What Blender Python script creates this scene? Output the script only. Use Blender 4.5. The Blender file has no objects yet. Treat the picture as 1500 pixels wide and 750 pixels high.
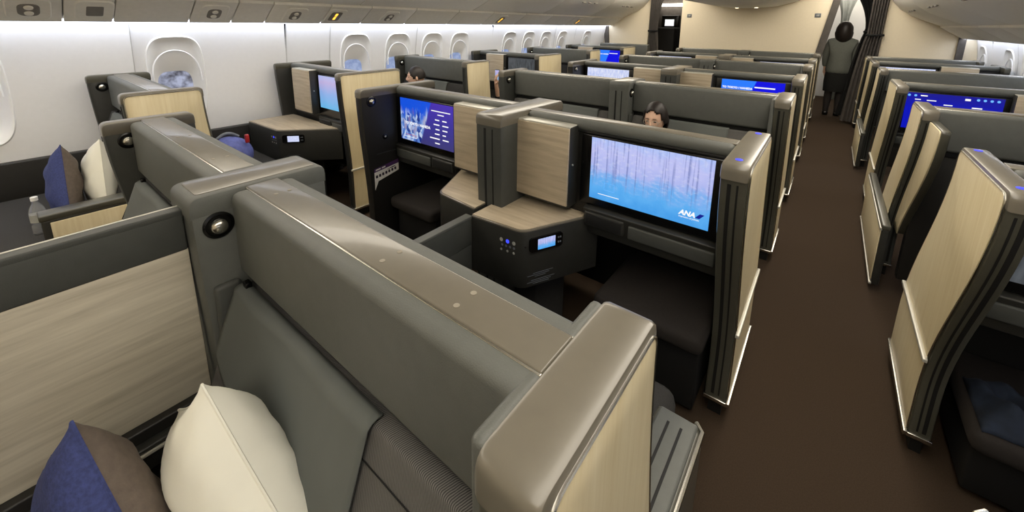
import bpy, bmesh, math, random
from mathutils import Vector, Matrix
random.seed(7)
S = bpy.context.scene
COL = S.collection
R = math.radians

# ------------------------------------------------------------------ camera, world, exposure
cam_d = bpy.data.cameras.new('camera'); cam = bpy.data.objects.new('camera', cam_d); COL.objects.link(cam)
cam_d.sensor_fit = 'HORIZONTAL'; cam_d.sensor_width = 36.0
cam_d.lens = 595.46 / 1500 * 36.0
cam_d.shift_y = -(375 - 160.5) / 1500
cam_d.clip_start = 0.02
EYE = 1.67
_y, _p, _r = -.6616, .2080, -.0112
_f = Vector((math.sin(_y)*math.cos(_p), math.cos(_y)*math.cos(_p), -math.sin(_p)))
_rt = Vector((math.cos(_y), -math.sin(_y), 0)); _dn = _f.cross(_rt)
_r2 = math.cos(_r)*_rt + math.sin(_r)*_dn; _d2 = -math.sin(_r)*_rt + math.cos(_r)*_dn
M = Matrix((_r2, -_d2, -_f)).transposed().to_4x4(); M.translation = (0, 0, EYE)
cam.matrix_world = M
S.camera = cam
S.view_settings.view_transform = 'Standard'; S.view_settings.look = 'None'
S.view_settings.gamma = 1.0; S.view_settings.use_curve_mapping = False
S.view_settings.exposure = 0.0
W = bpy.data.worlds.new('world'); S.world = W; W.use_nodes = True
W.node_tree.nodes['Background'].inputs[0].default_value = (.55, .72, 1, 1)
W.node_tree.nodes['Background'].inputs[1].default_value = .01
LED_POWER = 7.2          # sidewall wash strips
CEIL_POWER = 6.0         # ceiling cove lights above the aisles
GALLEY_POWER = 7.0

# ------------------------------------------------------------------ materials
def lin(h):
    h = h.lstrip('#'); v = [int(h[i:i+2], 16)/255 for i in (0, 2, 4)]
    return tuple((c/12.92 if c <= .04045 else ((c+.055)/1.055)**2.4) for c in v) + (1,)
def newmat(name):
    m = bpy.data.materials.new(name); m.use_nodes = True
    nt = m.node_tree; b = nt.nodes['Principled BSDF']
    return m, nt, b
def N(nt, t, **kw):
    n = nt.nodes.new(t)
    for k, v in kw.items():
        if k in n.inputs.keys(): n.inputs[k].default_value = v
        else: setattr(n, k, v)
    return n
def ramp(nt, stops):
    r = nt.nodes.new('ShaderNodeValToRGB'); e = r.color_ramp.elements
    while len(e) < len(stops): e.new(.5)
    for i, (p, c) in enumerate(stops): e[i].position = p; e[i].color = c
    return r
def plain(name, col, rough=.5, metal=0, coat=0, var=.06, scale=30, bump=0, bscale=300, spec=.5):
    m, nt, b = newmat(name)
    c = lin(col)
    tc = N(nt, 'ShaderNodeTexCoord'); no = N(nt, 'ShaderNodeTexNoise', Scale=scale, Detail=4.0)
    nt.links.new(tc.outputs['Object'], no.inputs['Vector'])
    r = ramp(nt, [(.3, tuple(x*(1-var) for x in c[:3])+(1,)), (.7, tuple(min(1, x*(1+var)) for x in c[:3])+(1,))])
    nt.links.new(no.outputs['Fac'], r.inputs[0]); nt.links.new(r.outputs[0], b.inputs['Base Color'])
    b.inputs['Roughness'].default_value = rough; b.inputs['Metallic'].default_value = metal
    b.inputs['Specular IOR Level'].default_value = spec
    if coat: b.inputs['Coat Weight'].default_value = coat; b.inputs['Coat Roughness'].default_value = .08
    if bump:
        n2 = N(nt, 'ShaderNodeTexNoise', Scale=bscale, Detail=3.0); nt.links.new(tc.outputs['Object'], n2.inputs['Vector'])
        bp = N(nt, 'ShaderNodeBump', Strength=bump, Distance=.002)
        nt.links.new(n2.outputs['Fac'], bp.inputs['Height']); nt.links.new(bp.outputs[0], b.inputs['Normal'])
    return m
def wood(name, c0, c1, stretch, rough=.42):
    m, nt, b = newmat(name)
    tc = N(nt, 'ShaderNodeTexCoord'); mp = N(nt, 'ShaderNodeMapping'); mp.inputs['Scale'].default_value = stretch
    nt.links.new(tc.outputs['Object'], mp.inputs[0])
    no = N(nt, 'ShaderNodeTexNoise', Scale=1.0, Detail=8.0, Roughness=.65, Distortion=.4)
    nt.links.new(mp.outputs[0], no.inputs['Vector'])
    r = ramp(nt, [(.28, lin(c0)), (.5, tuple((a+d)/2 for a, d in zip(lin(c0), lin(c1)))), (.72, lin(c1))])
    nt.links.new(no.outputs['Fac'], r.inputs[0]); nt.links.new(r.outputs[0], b.inputs['Base Color'])
    b.inputs['Roughness'].default_value = rough
    return m
def weave(name, c0, c1, sc=500):
    m, nt, b = newmat(name)
    tc = N(nt, 'ShaderNodeTexCoord')
    mp = N(nt, 'ShaderNodeMapping'); mp.inputs['Rotation'].default_value = (0, .7, .3)
    nt.links.new(tc.outputs['Object'], mp.inputs[0])
    wv = N(nt, 'ShaderNodeTexWave', Scale=sc, Distortion=1.2, Detail=1.0)
    nt.links.new(mp.outputs[0], wv.inputs['Vector'])
    r = ramp(nt, [(.25, lin(c0)), (.8, lin(c1))]); nt.links.new(wv.outputs['Fac'], r.inputs[0])
    nt.links.new(r.outputs[0], b.inputs['Base Color']); b.inputs['Roughness'].default_value = .9
    bp = N(nt, 'ShaderNodeBump', Strength=.4, Distance=.002); nt.links.new(wv.outputs['Fac'], bp.inputs['Height'])
    nt.links.new(bp.outputs[0], b.inputs['Normal'])
    return m
def emit(name, col, st):
    m, nt, b = newmat(name)
    b.inputs['Base Color'].default_value = (0, 0, 0, 1); b.inputs['Roughness'].default_value = .3
    b.inputs['Emission Color'].default_value = lin(col); b.inputs['Emission Strength'].default_value = st
    return m
MT = dict(
    taupe=plain('glossy_taupe_plastic', '6b665b', .3, coat=.3, var=.04),
    post=plain('dark_grey_plastic', '4d4c43', .33, coat=.25, var=.05),
    leather=plain('grey_leather', '5b5d59', .5, var=.05, bump=.25, bscale=400),
    leather_d=plain('charcoal_leather', '434542', .5, var=.06, bump=.25, bscale=400),
    dark=plain('black_shell', '201f1d', .45, var=.08),
    dark2=plain('charcoal_shell', '2e2e2b', .42, var=.08),
    black=plain('matte_black', '0b0b0b', .7),
    gloss=plain('glossy_black', '060606', .25),
    chrome=plain('brushed_chrome', 'd0cec6', .25, metal=1, var=.03),
    silver=plain('pale_metal', 'c8c6bc', .35, metal=.4, var=.03),
    wood_v=wood('pale_wood_upright_grain', 'dacaa2', 'eadebd', (60, 60, 3)),
    wood_y=wood('ash_wood_lengthwise_grain', 'a8a08f', 'd0c9b7', (40, 2.2, 40)),
    wood_x=wood('ash_wood_cross_grain', 'a2937d', 'c6b89f', (3, 25, 40)),
    wall=plain('white_sidewall', 'eeeeee', .45, var=.01),
    joint=plain('sidewall_joint', 'c9c9c6', .6),
    reveal=plain('window_reveal', 'f2f1ee', .5, var=.01),
    bin=plain('bin_plastic', 'eeebe2', .5, var=.02),
    psu=plain('service_panel', 'e4e0d5', .55, var=.03),
    psu_d=plain('service_panel_recess', '77726a', .6, var=.05),
    bulk=plain('cream_bulkhead', 'ecdfc4', .55, var=.015),
    curtain=plain('grey_curtain', '55504c', .9, var=.15, scale=12),
    curtain_p=plain('pale_curtain', '787b77', .9, var=.1, scale=12),
    black_cloth=plain('black_cloth', '131313', .9),
    carpet=plain('brown_carpet', '3d3228', .95, var=.18, scale=220, bump=.12, bscale=900, spec=.1),
    seat=weave('charcoal_weave', '3a3938', '72706d', 110),
    seat2=plain('charcoal_seat_fabric', '333231', .9, var=.15, scale=200, bump=.3),
    bin_dot=plain('dull_screw_head', '8f897b', .5),
    rest=plain('dark_footrest_fabric', '241f1c', .9, var=.15, scale=120),
    cover=plain('grey_headrest_cloth', '5c605d', .75, var=.05, scale=9),
    white=plain('white_pillow_cloth', 'efeee2', .85, var=.03, scale=8, bump=.15, bscale=30),
    blue=plain('navy_cushion_cloth', '3a4478', .9, var=.25, scale=150, bump=.6, bscale=220),
    brown=plain('brown_cushion_cloth', '6a5f57', .85, var=.12, scale=60, bump=.3),
    skin=plain('skin', 'e6bda2', .55, var=.04), hair=plain('dark_hair', '1d1512', .5, var=.3, scale=40),
    jacket=plain('grey_jacket', '6a6d66', .9, var=.1, scale=80), skirt=plain('black_skirt', '141413', .9),
    stocking=plain('dark_stocking', '2a2523', .7), red=plain('red_plastic', 'b0282a', .4),
    bag=plain('violet_bag_cloth', '5d66a8', .8, var=.2, scale=30), denim=plain('dark_blue_cloth', '1b2536', .9, var=.3, scale=25),
    plate=plain('switch_plate', '6a6f78', .4), paper=plain('white_card', 'efece4', .6), ink=plain('dark_print', '2a2030', .6),
    purple=plain('purple_print', '4b2a5e', .6), label=plain('grey_print', 'a9aaa4', .6), white_p=plain('white_print', 'f2f2f2', .5),
    blue_led=emit('blue_indicator', '3a46ff', 1.6), amber=emit('amber_sign', 'ffb53a', 2.2), glow=emit('white_button', 'dfe6ff', .7),
    led=emit('sidewall_led', 'eaf0ff', LED_POWER), ceil=emit('ceiling_diffuser', 'fff5e4', CEIL_POWER),
    galley=emit('galley_lamp', 'fff6e6', GALLEY_POWER), spot=emit('reading_lamp', 'ffe9c0', 3.0),
    txt=emit('screen_white_text', 'ffffff', 1.0), txtb=emit('screen_blue_text', '6fb4ff', 1.1), navy=emit('screen_navy_mark', '16249c', .8),
    txtred=emit('screen_red_rule', 'd9584a', .8),
)
def glass():
    m, nt, b = newmat('clear_plastic')
    b.inputs['Base Color'].default_value = (.93, .96, 1, 1); b.inputs['Roughness'].default_value = .08
    b.inputs['Transmission Weight'].default_value = .85; b.inputs['IOR'].default_value = 1.3
    return m
MT['clear'] = glass()
def screen_mat(kind):
    m, nt, b = newmat('screen_' + kind)
    b.inputs['Base Color'].default_value = (.005, .005, .005, 1); b.inputs['Roughness'].default_value = .25
    tc = N(nt, 'ShaderNodeTexCoord'); sp = N(nt, 'ShaderNodeSeparateXYZ'); L = nt.links.new
    L(tc.outputs['Generated'], sp.inputs[0])
    def mix(f, a, c):
        x = N(nt, 'ShaderNodeMix', data_type='RGBA')
        for s, v in ((0, f), (6, a), (7, c)):
            if hasattr(v, 'is_linked') or hasattr(v, 'links'): L(v, x.inputs[s])
            else: x.inputs[s].default_value = v
        return x.outputs[2]
    def noise(sc, scale=1.0, det=4.0):
        mp = N(nt, 'ShaderNodeMapping'); mp.inputs['Scale'].default_value = sc; L(tc.outputs['Generated'], mp.inputs[0])
        n = N(nt, 'ShaderNodeTexNoise', Scale=scale, Detail=det); L(mp.outputs[0], n.inputs['Vector']); return n.outputs['Fac']
    def mth(op, a, c=None):
        x = N(nt, 'ShaderNodeMath', operation=op)
        for i, v in enumerate((a, c)):
            if v is None: continue
            if isinstance(v, (int, float)): x.inputs[i].default_value = v
            else: L(v, x.inputs[i])
        return x.outputs[0]
    st = 1.0
    if kind == 'lake':
        z = mth('ADD', sp.outputs[2], mth('MULTIPLY', mth('SUBTRACT', noise((9, 1, 5)), .5), .5))
        g = ramp(nt, [(.0, lin('4aa2ee')), (.22, lin('5fb2f6')), (.42, lin('7db4f4')), (.58, lin('b4bdf4')), (.8, lin('c3c6f8')), (1, lin('b3c6fb'))]); L(z, g.inputs[0])
        tr = ramp(nt, [(.53, (0, 0, 0, 1)), (.64, (1, 1, 1, 1))]); L(noise((55, 1, .9), 1.0, 3.5), tr.inputs[0])
        hi = ramp(nt, [(.5, (0, 0, 0, 1)), (.75, (1, 1, 1, 1))]); L(noise((22, 1, 22), 1.0, 6.0), hi.inputs[0])
        zm = ramp(nt, [(.18, (0, 0, 0, 1)), (.5, (.62, .62, .62, 1))]); L(sp.outputs[2], zm.inputs[0])
        c = mix(mth('MULTIPLY', tr.outputs[0], zm.outputs[0]), g.outputs[0], lin('6a77b4'))
        c = mix(mth('MULTIPLY', hi.outputs[0], mth('MULTIPLY', zm.outputs[0], .9)), c, lin('dfe2fb'))
        st = .95
    elif kind == 'city':
        d = mth('ADD', sp.outputs[0], mth('MULTIPLY', sp.outputs[2], -.22))
        vo = N(nt, 'ShaderNodeTexVoronoi', Scale=1.0); mp = N(nt, 'ShaderNodeMapping'); mp.inputs['Scale'].default_value = (26, 1, 9)
        L(tc.outputs['Generated'], mp.inputs[0]); L(mp.outputs[0], vo.inputs['Vector'])
        cr = ramp(nt, [(.15, lin('1c2f86')), (.45, lin('5a86d8')), (.7, lin('c8d8f4')), (.9, lin('7c6aa8'))]); L(vo.outputs['Color'], cr.inputs[0])
        sky = ramp(nt, [(.55, (0, 0, 0, 1)), (.78, (1, 1, 1, 1))]); L(mth('ADD', sp.outputs[2], mth('MULTIPLY', mth('SUBTRACT', noise((20, 1, .2), 1, 1), .5), .5)), sky.inputs[0]); sky.color_ramp.interpolation = 'LINEAR'
        c = mix(sky.outputs[0], cr.outputs[0], lin('1556e6'))
        rt = ramp(nt, [(0, lin('3c3a78')), (.5, lin('3b359a')), (1, lin('4a30b8'))]); L(sp.outputs[2], rt.inputs[0])
        stp = ramp(nt, [(.38, (0, 0, 0, 1)), (.4, (1, 1, 1, 1))]); L(d, stp.inputs[0])
        c = mix(stp.outputs[0], c, rt.outputs[0]); st = .9
    elif kind == 'blue':
        d = mth('ADD', sp.outputs[0], mth('MULTIPLY', sp.outputs[2], -.2))
        stp = ramp(nt, [(.36, (0, 0, 0, 1)), (.37, (1, 1, 1, 1))]); L(d, stp.inputs[0])
        c = mix(stp.outputs[0], lin('2a7cff'), lin('0b0be0')); st = 1.0
    elif kind == 'menu':
        g = ramp(nt, [(.6, lin('0a14c0')), (1, lin('16169a'))]); L(mth('ADD', sp.outputs[2], mth('MULTIPLY', noise((3, 1, 2)), .1)), g.inputs[0]); c = g.outputs[0]; st = .9
    elif kind == 'pale':
        g = ramp(nt, [(.35, lin('b9c6f4')), (.65, lin('e9ecff'))]); L(noise((45, 1, 6)), g.inputs[0]); c = g.outputs[0]; st = .95
    elif kind == 'pink':
        g = ramp(nt, [(0, lin('67bdf0')), (.45, lin('8fb4ee')), (.8, lin('c3b4e4')), (1, lin('b9c2f2'))]); L(mth('ADD', sp.outputs[2], mth('MULTIPLY', mth('SUBTRACT', noise((30, 1, 3)), .5), .3)), g.inputs[0]); c = g.outputs[0]; st = .9
    else:
        g = ramp(nt, [(.3, lin('3a3d40')), (.7, lin('5c6064'))]); L(noise((20, 1, 3)), g.inputs[0]); c = g.outputs[0]; st = .8  # switched-off screen: dim grey glow painted in through emission
    L(c, b.inputs['Emission Color']); b.inputs['Emission Strength'].default_value = st
    return m
SCR = {k: screen_mat(k) for k in ('lake', 'city', 'blue', 'menu', 'pale', 'pink', 'off')}

# ------------------------------------------------------------------ mesh helpers
def rpoly(pts, r, n=5):
    """polygon with rounded corners; r one radius or one per corner"""
    out = []; k = len(pts)
    for i, p in enumerate(pts):
        rr = r[i] if isinstance(r, (list, tuple)) else r
        a = Vector(pts[i-1]); c = Vector(pts[(i+1) % k]); p = Vector(p)
        if rr <= 0: out.append(tuple(p)); continue
        d0 = (a-p).normalized(); d1 = (c-p).normalized(); ang = d0.angle(d1)
        t = min(rr/math.tan(ang/2), (a-p).length*.49, (c-p).length*.49)
        q0 = p+d0*t; q1 = p+d1*t
        for j in range(n+1):
            u = j/n; out.append(tuple((1-u)**2*q0+2*u*(1-u)*p+u*u*q1))
    return out
class MB:
    def __init__(s): s.bm = bmesh.new()
    def _bev(s, edges, w, seg=3):
        if w > 0: bmesh.ops.bevel(s.bm, geom=list(edges), offset=w, segments=seg, profile=.5, affect='EDGES', clamp_overlap=True)
    def box(s, x0, y0, z0, x1, y1, z1, bev=0, seg=3):
        if x0 > x1: x0, x1 = x1, x0
        if y0 > y1: y0, y1 = y1, y0
        v = [s.bm.verts.new(p) for p in ((x0, y0, z0), (x1, y0, z0), (x1, y1, z0), (x0, y1, z0), (x0, y0, z1), (x1, y0, z1), (x1, y1, z1), (x0, y1, z1))]
        f = [s.bm.faces.new([v[i] for i in q]) for q in ((3, 2, 1, 0), (4, 5, 6, 7), (0, 1, 5, 4), (1, 2, 6, 5), (2, 3, 7, 6), (3, 0, 4, 7))]
        s._bev({e for q in f for e in q.edges}, bev, seg); return s
    def prism(s, poly, axis, a, b, bev=0, seg=2):
        """extrude a 2-D polygon along axis between a and b; poly in the two other axes (x,y,z order)"""
        if a > b: a, b = b, a
        def P(p, t):
            if axis == 'x': return (t, p[0], p[1])
            if axis == 'y': return (p[0], t, p[1])
            return (p[0], p[1], t)
        v0 = [s.bm.verts.new(P(p, a)) for p in poly]; v1 = [s.bm.verts.new(P(p, b)) for p in poly]
        k = len(poly); c0 = s.bm.faces.new(v0); c1 = s.bm.faces.new(v1)
        for i in range(k): s.bm.faces.new((v0[i], v0[(i+1) % k], v1[(i+1) % k], v1[i]))
        bmesh.ops.recalc_face_normals(s.bm, faces=s.bm.faces[:])
        s._bev(set(c0.edges) | set(c1.edges), bev, seg); return s
    def strip(s, path, hw, hd, up=(1, 0, 0)):
        """flat bar swept along path: hw half width along up, hd half depth across"""
        rings = []; up = Vector(up)
        for i, p in enumerate(path):
            p = Vector(p); t = (Vector(path[min(i+1, len(path)-1)])-Vector(path[max(i-1, 0)])).normalized()
            n = t.cross(up).normalized()
            rings.append([s.bm.verts.new(p+up*a*hw+n*b*hd) for a, b in ((-1, -1), (1, -1), (1, 1), (-1, 1))])
        for r0, r1 in zip(rings, rings[1:]):
            for j in range(4): s.bm.faces.new((r0[j], r0[(j+1) % 4], r1[(j+1) % 4], r1[j]))
        s.bm.faces.new(rings[0][::-1]); s.bm.faces.new(rings[-1]); return s
    def tube(s, path, r, n=10):
        rings = []; prev = None
        for i, p in enumerate(path):
            p = Vector(p); t = (Vector(path[min(i+1, len(path)-1)])-Vector(path[max(i-1, 0)])).normalized()
            a = prev if prev is not None else (Vector((0, 0, 1)) if abs(t.z) < .9 else Vector((1, 0, 0)))
            u = (a-t*a.dot(t)).normalized(); w = t.cross(u); prev = u
            rr = r[i] if isinstance(r, (list, tuple)) else r
            rings.append([s.bm.verts.new(p+(u*math.cos(q*2*math.pi/n)+w*math.sin(q*2*math.pi/n))*rr) for q in range(n)])
        for r0, r1 in zip(rings, rings[1:]):
            for j in range(n): s.bm.faces.new((r0[j], r0[(j+1) % n], r1[(j+1) % n], r1[j]))
        s.bm.faces.new(rings[0][::-1]); s.bm.faces.new(rings[-1]); return s
    def lathe(s, prof, c, axis, n=24):
        """prof: (radius, height) list; axis direction vector"""
        ax = Vector(axis).normalized(); a = Vector((0, 0, 1)) if abs(ax.z) < .9 else Vector((1, 0, 0))
        u = (a-ax*a.dot(ax)).normalized(); w = ax.cross(u); c = Vector(c); rings = []
        for r, h in prof:
            rings.append([s.bm.verts.new(c+ax*h+(u*math.cos(q*2*math.pi/n)+w*math.sin(q*2*math.pi/n))*max(r, 1e-4)) for q in range(n)])
        for r0, r1 in zip(rings, rings[1:]):
            for j in range(n): s.bm.faces.new((r0[j], r0[(j+1) % n], r1[(j+1) % n], r1[j]))
        s.bm.faces.new(rings[0][::-1]); s.bm.faces.new(rings[-1]); return s
    def grid(s, fn, nu, nv):
        v = [[s.bm.verts.new(fn(i/nu, j/nv)) for j in range(nv+1)] for i in range(nu+1)]
        for i in range(nu):
            for j in range(nv): s.bm.faces.new((v[i][j], v[i+1][j], v[i+1][j+1], v[i][j+1]))
        return s
    def ell(s, c, r, nu=20, nv=14):
        b = bmesh.ops.create_uvsphere(s.bm, u_segments=nu, v_segments=nv, radius=1)
        for v in b['verts']: v.co = Vector((c[0]+v.co.x*r[0], c[1]+v.co.y*r[1], c[2]+v.co.z*r[2]))
        return s
    def build(s, name, mat, parent=None, loc=None, sharp=35):
        me = bpy.data.meshes.new(name); bmesh.ops.recalc_face_normals(s.bm, faces=s.bm.faces[:])
        base = Vector(loc) if loc is not None else Vector((0, 0, 0))
        if parent is not None: base = world_loc(parent)
        off = base
        for v in s.bm.verts: v.co -= off
        s.bm.to_mesh(me); s.bm.free()
        for p in me.polygons: p.use_smooth = True
        me.set_sharp_from_angle(angle=R(sharp))
        o = bpy.data.objects.new(name, me); COL.objects.link(o)
        me.materials.append(MT[mat] if isinstance(mat, str) else mat)
        if parent is not None: o.parent = parent
        elif loc is not None: o.location = loc
        return o
def world_loc(o):
    v = Vector((0, 0, 0))
    while o is not None: v += o.location; o = o.parent
    return v
def tag(o, label, cat, group=None):
    o['label'] = label; o['category'] = cat
    if group: o['group'] = group
    return o
def thing(name, loc, label, cat, group=None):
    o = bpy.data.objects.new(name, None); o.empty_display_size = .05; COL.objects.link(o); o.location = loc
    return tag(o, label, cat, group)
def struct(o): o['kind'] = 'structure'; return o
def text(name, s, size, pos, mat, parent, shear=0, ext=.0004, bold=0, align='LEFT', rot=(90, 0, 0)):
    cu = bpy.data.curves.new(name, 'FONT'); cu.body = s; cu.size = size; cu.shear = shear; cu.extrude = ext; cu.offset = bold; cu.align_x = align
    cu.resolution_u = 3
    t = bpy.data.objects.new('tmp_text', cu); COL.objects.link(t); bpy.context.view_layer.update()
    me = bpy.data.meshes.new_from_object(t.evaluated_get(bpy.context.evaluated_depsgraph_get()))
    bpy.data.objects.remove(t); bpy.data.curves.remove(cu)
    me.name = name
    mtx = Matrix.Translation(Vector(pos)-world_loc(parent)) @ Matrix([[0]*4]*4) if False else None
    from mathutils import Euler
    rm = Euler([R(a) for a in rot]).to_matrix()
    off = Vector(pos)-world_loc(parent)
    for v in me.vertices: v.co = rm @ v.co + off
    o = bpy.data.objects.new(name, me); COL.objects.link(o); o.parent = parent
    me.materials.clear(); me.materials.append(MT[mat]); return o

# ------------------------------------------------------------------ setting: floor, sidewalls, bins, ceiling, bulkhead
YB, YE = -2.2, 9.2
struct(MB().box(-4.6, YB, -.06, 2.0, 12.6, 0).build('floor', 'carpet'))
CX = -1.33
def wall_x(z):      # half width of the cabin at height z
    return 3.08 - .22*max(0, (z-1.0))**2 - .12*max(0, .55-z)**2
def led_z(sd): return 1.65 if sd < 0 else 1.52
WIN_L = [-.15, .97, 2.65, 3.24, 3.81, 4.34, 5.53, 6.09, 6.65, 7.26, 8.31]
WIN_R = [6.05, 7.05, 7.72, 9.0-.12]
def ring(yc, zc, hw, hh, n, r):
    pts = []
    for i in range(n):
        a = 2*math.pi*i/n; c, s_ = math.cos(a), math.sin(a)
        e = .55
        pts.append((yc+hw*math.copysign(abs(c)**e, c), zc+hh*math.copysign(abs(s_)**e, s_)))
    return pts
def sidewall(sd, wins, joints, name):
    zt = led_z(sd)+.05; zc = 1.17 if sd < 0 else 1.06
    m = MB(); jm = MB()
    X = lambda z, d=0: CX+sd*(wall_x(z)-d)
    ys = sorted(joints)
    for a, b in zip(ys, ys[1:]):
        ws = [w for w in wins if a < w < b]
        cuts = [a]+[(p+q)/2 for p, q in zip(ws, ws[1:])]+[b]
        if not ws:
            m.grid(lambda u, v: (X(zt*v), a+(b-a)*u, zt*v), 2, 24)
        else:
            for w, c0, c1 in zip(ws, cuts, cuts[1:]):
                n = 48; z0, z1 = .62, zt
                m.grid(lambda u, v: (X(z0*v), c0+(c1-c0)*u, z0*v), 2, 10)
                inner = ring(w, zc, .20, .37, n, 0); rings = []
                for k in range(5):
                    t = k/4; rg = []
                    for i, (yy, zz) in enumerate(inner):
                        dy, dz = yy-w, zz-zc
                        sc = min(((c1-w) if dy > 0 else (w-c0))/max(abs(dy), 1e-6), ((z1-zc) if dz > 0 else (zc-z0))/max(abs(dz), 1e-6))
                        oy, oz = w+dy*sc, zc+dz*sc
                        py, pz = oy+(yy-oy)*t, oz+(zz-oz)*t
                        rg.append(m.bm.verts.new((X(pz), py, pz)))
                    rings.append(rg)
                for r0, r1 in zip(rings, rings[1:]):
                    for i in range(n): m.bm.faces.new((r0[i], r0[(i+1) % n], r1[(i+1) % n], r1[i]))
                for cy_ in (c0, c1):     # corner fillers of the rectangle
                    pass
        jm.grid(lambda u, v: (X(.3+(zt-.3)*v, .004), b-.006+.012*u, .3+(zt-.3)*v), 1, 20)
    struct(m.build(name, 'wall', sharp=60)); struct(jm.build('trim_1' if sd < 0 else 'trim_2', 'joint'))
    for i, w in enumerate(wins):
        n = 48; q = MB(); rs = []
        for hw, hh, dz, d in ((.203, .373, 0, -.002), (.195, .362, 0, .012), (.185, .35, 0, .006), (.178, .335, 0, -.012), (.16, .25, -.05, -.03), (.15, .2, -.08, -.045), (.12, .165, -.10, -.075)):
            rs.append([q.bm.verts.new((X(z, d), y, z)) for y, z in ring(w, zc+dz, hw, hh, n, 0)])
        for r0, r1 in zip(rs, rs[1:]):
            for j in range(n): q.bm.faces.new((r0[j], r0[(j+1) % n], r1[(j+1) % n], r1[j]))
        wo = struct(q.build('window_%d' % (i+1+(20 if sd > 0 else 0)), 'reveal', loc=(X(zc), w, zc), sharp=50))
        # arched lip of the pull-down shade housing
        arc = [(X(zc+.255, -.008), w+.165*math.cos(t), zc-.02+.27*math.sin(t)**.7) for t in [math.pi*k/14 for k in range(15)]]
        MB().tube(arc, .007, 6).build('shade_lip', 'wall', wo)
        pn = MB(); pn.bm.faces.new([pn.bm.verts.new((X(z, -.074), y, z)) for y, z in ring(w, zc-.10, .122, .167, n, 0)])
        pm = daylight2 if i == 1 else daylight
        pn.build('pane', pm, wo)
def day(name, c0, c1):
    m, nt, b = newmat(name)
    tc = N(nt, 'ShaderNodeTexCoord'); no = N(nt, 'ShaderNodeTexNoise', Scale=14.0, Detail=4.0)
    nt.links.new(tc.outputs['Object'], no.inputs['Vector'])
    r = ramp(nt, [(.35, lin(c0)), (.6, lin(c1))]); nt.links.new(no.outputs['Fac'], r.inputs[0])
    nt.links.new(r.outputs[0], b.inputs['Emission Color']); b.inputs['Emission Strength'].default_value = .75
    b.inputs['Base Color'].default_value = (.02, .02, .02, 1); b.inputs['Roughness'].default_value = .1
    return m
daylight = day('overcast_daylight', '93a6d4', 'b4c4ea'); daylight2 = day('apron_daylight', '5c5c68', 'c4cbe6')
sidewall(-1, WIN_L, [YB, -.75, .70, 1.87, 2.33, 3.52, 5.05, 6.95, 7.75, YE], 'wall_left')
sidewall(1, WIN_R, [YB, 2, 4, 5.5, 6.6, 7.4, 8.4, YE], 'wall_right')

def bin_run(sd):
    dz = 0 if sd < 0 else -.13
    X = lambda h: CX+sd*h
    # service rail (sloping underside) in panels
    z0 = led_z(sd)
    segs = [YB, -.4, .35, .6, 1.05, 1.35, 1.62, 2.15, 2.6, 3.2, 3.9, 4.6, 5.4, 6.2, 7.0, 7.8, 8.6, YE]
    m = MB()
    for a, b in zip(segs, segs[1:]):
        poly = [(X(2.86), z0+.0), (X(2.60), z0+.165), (X(2.60), z0+.22), (X(2.86), z0+.055)]
        m.prism(poly, 'y', a+.004, b-.004, .004)
    struct(m.build('trim_3' if sd < 0 else 'trim_4', 'psu'))
    struct(MB().prism([(X(2.875), z0+.02), (X(2.59), z0+.20), (X(2.59), z0+.3), (X(2.955), z0+.2), (X(2.955), z0+.03)], 'y', YB, YE).build('trim_5' if sd < 0 else 'trim_6', 'psu_d'))
    led = MB().prism([(X(2.955), z0+.004), (X(2.875), z0-.002), (X(2.875), z0+.018), (X(2.955), z0+.028)], 'y', YB+.05, YE-.03).build('sidewall_light', 'led', loc=(X(2.92), YB, z0))
    tag(led, 'continuous white light strip along the top of the %s window wall' % ('left' if sd < 0 else 'right'), 'light')
    # bins
    cuts = [YB, .75, 2.45, 4.15, 5.85, 7.55, YE]
    prof = [(2.62, 1.83), (2.45, 1.90), (2.25, 1.99), (2.1, 2.1), (2.0, 2.22), (1.95, 2.36), (1.95, 2.5), (2.9, 2.5), (2.95, 2.1), (2.7, 1.9)]
    nm = ['nearest', 'second', 'third', 'fourth', 'fifth', 'sixth']
    for i, (a, b) in enumerate(zip(cuts, cuts[1:])):
        if sd > 0 and b < 4: continue
        side = 'left' if sd < 0 else 'right'
        t = thing('overhead_bin', (X(2.4), (a+b)/2, 1.83+dz), 'closed cream overhead bin above the %s windows, %s from the camera' % (side, nm[i]), 'overhead bin', 'overhead bins on the %s' % side)
        MB().prism([(X(h), z+dz) for h, z in prof], 'y', a+.004, b-.004, .006).build('body', 'bin', t)
        yc = (a+b)/2
        for dy in (-.22, 0, .22): MB().box(X(2.16)-.012, yc+dy-.05, 2.035+dz, X(2.16)+.012, yc+dy+.05, 2.055+dz, .004).build('latch', 'psu_d', t)
bin_run(-1); bin_run(1)
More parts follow.
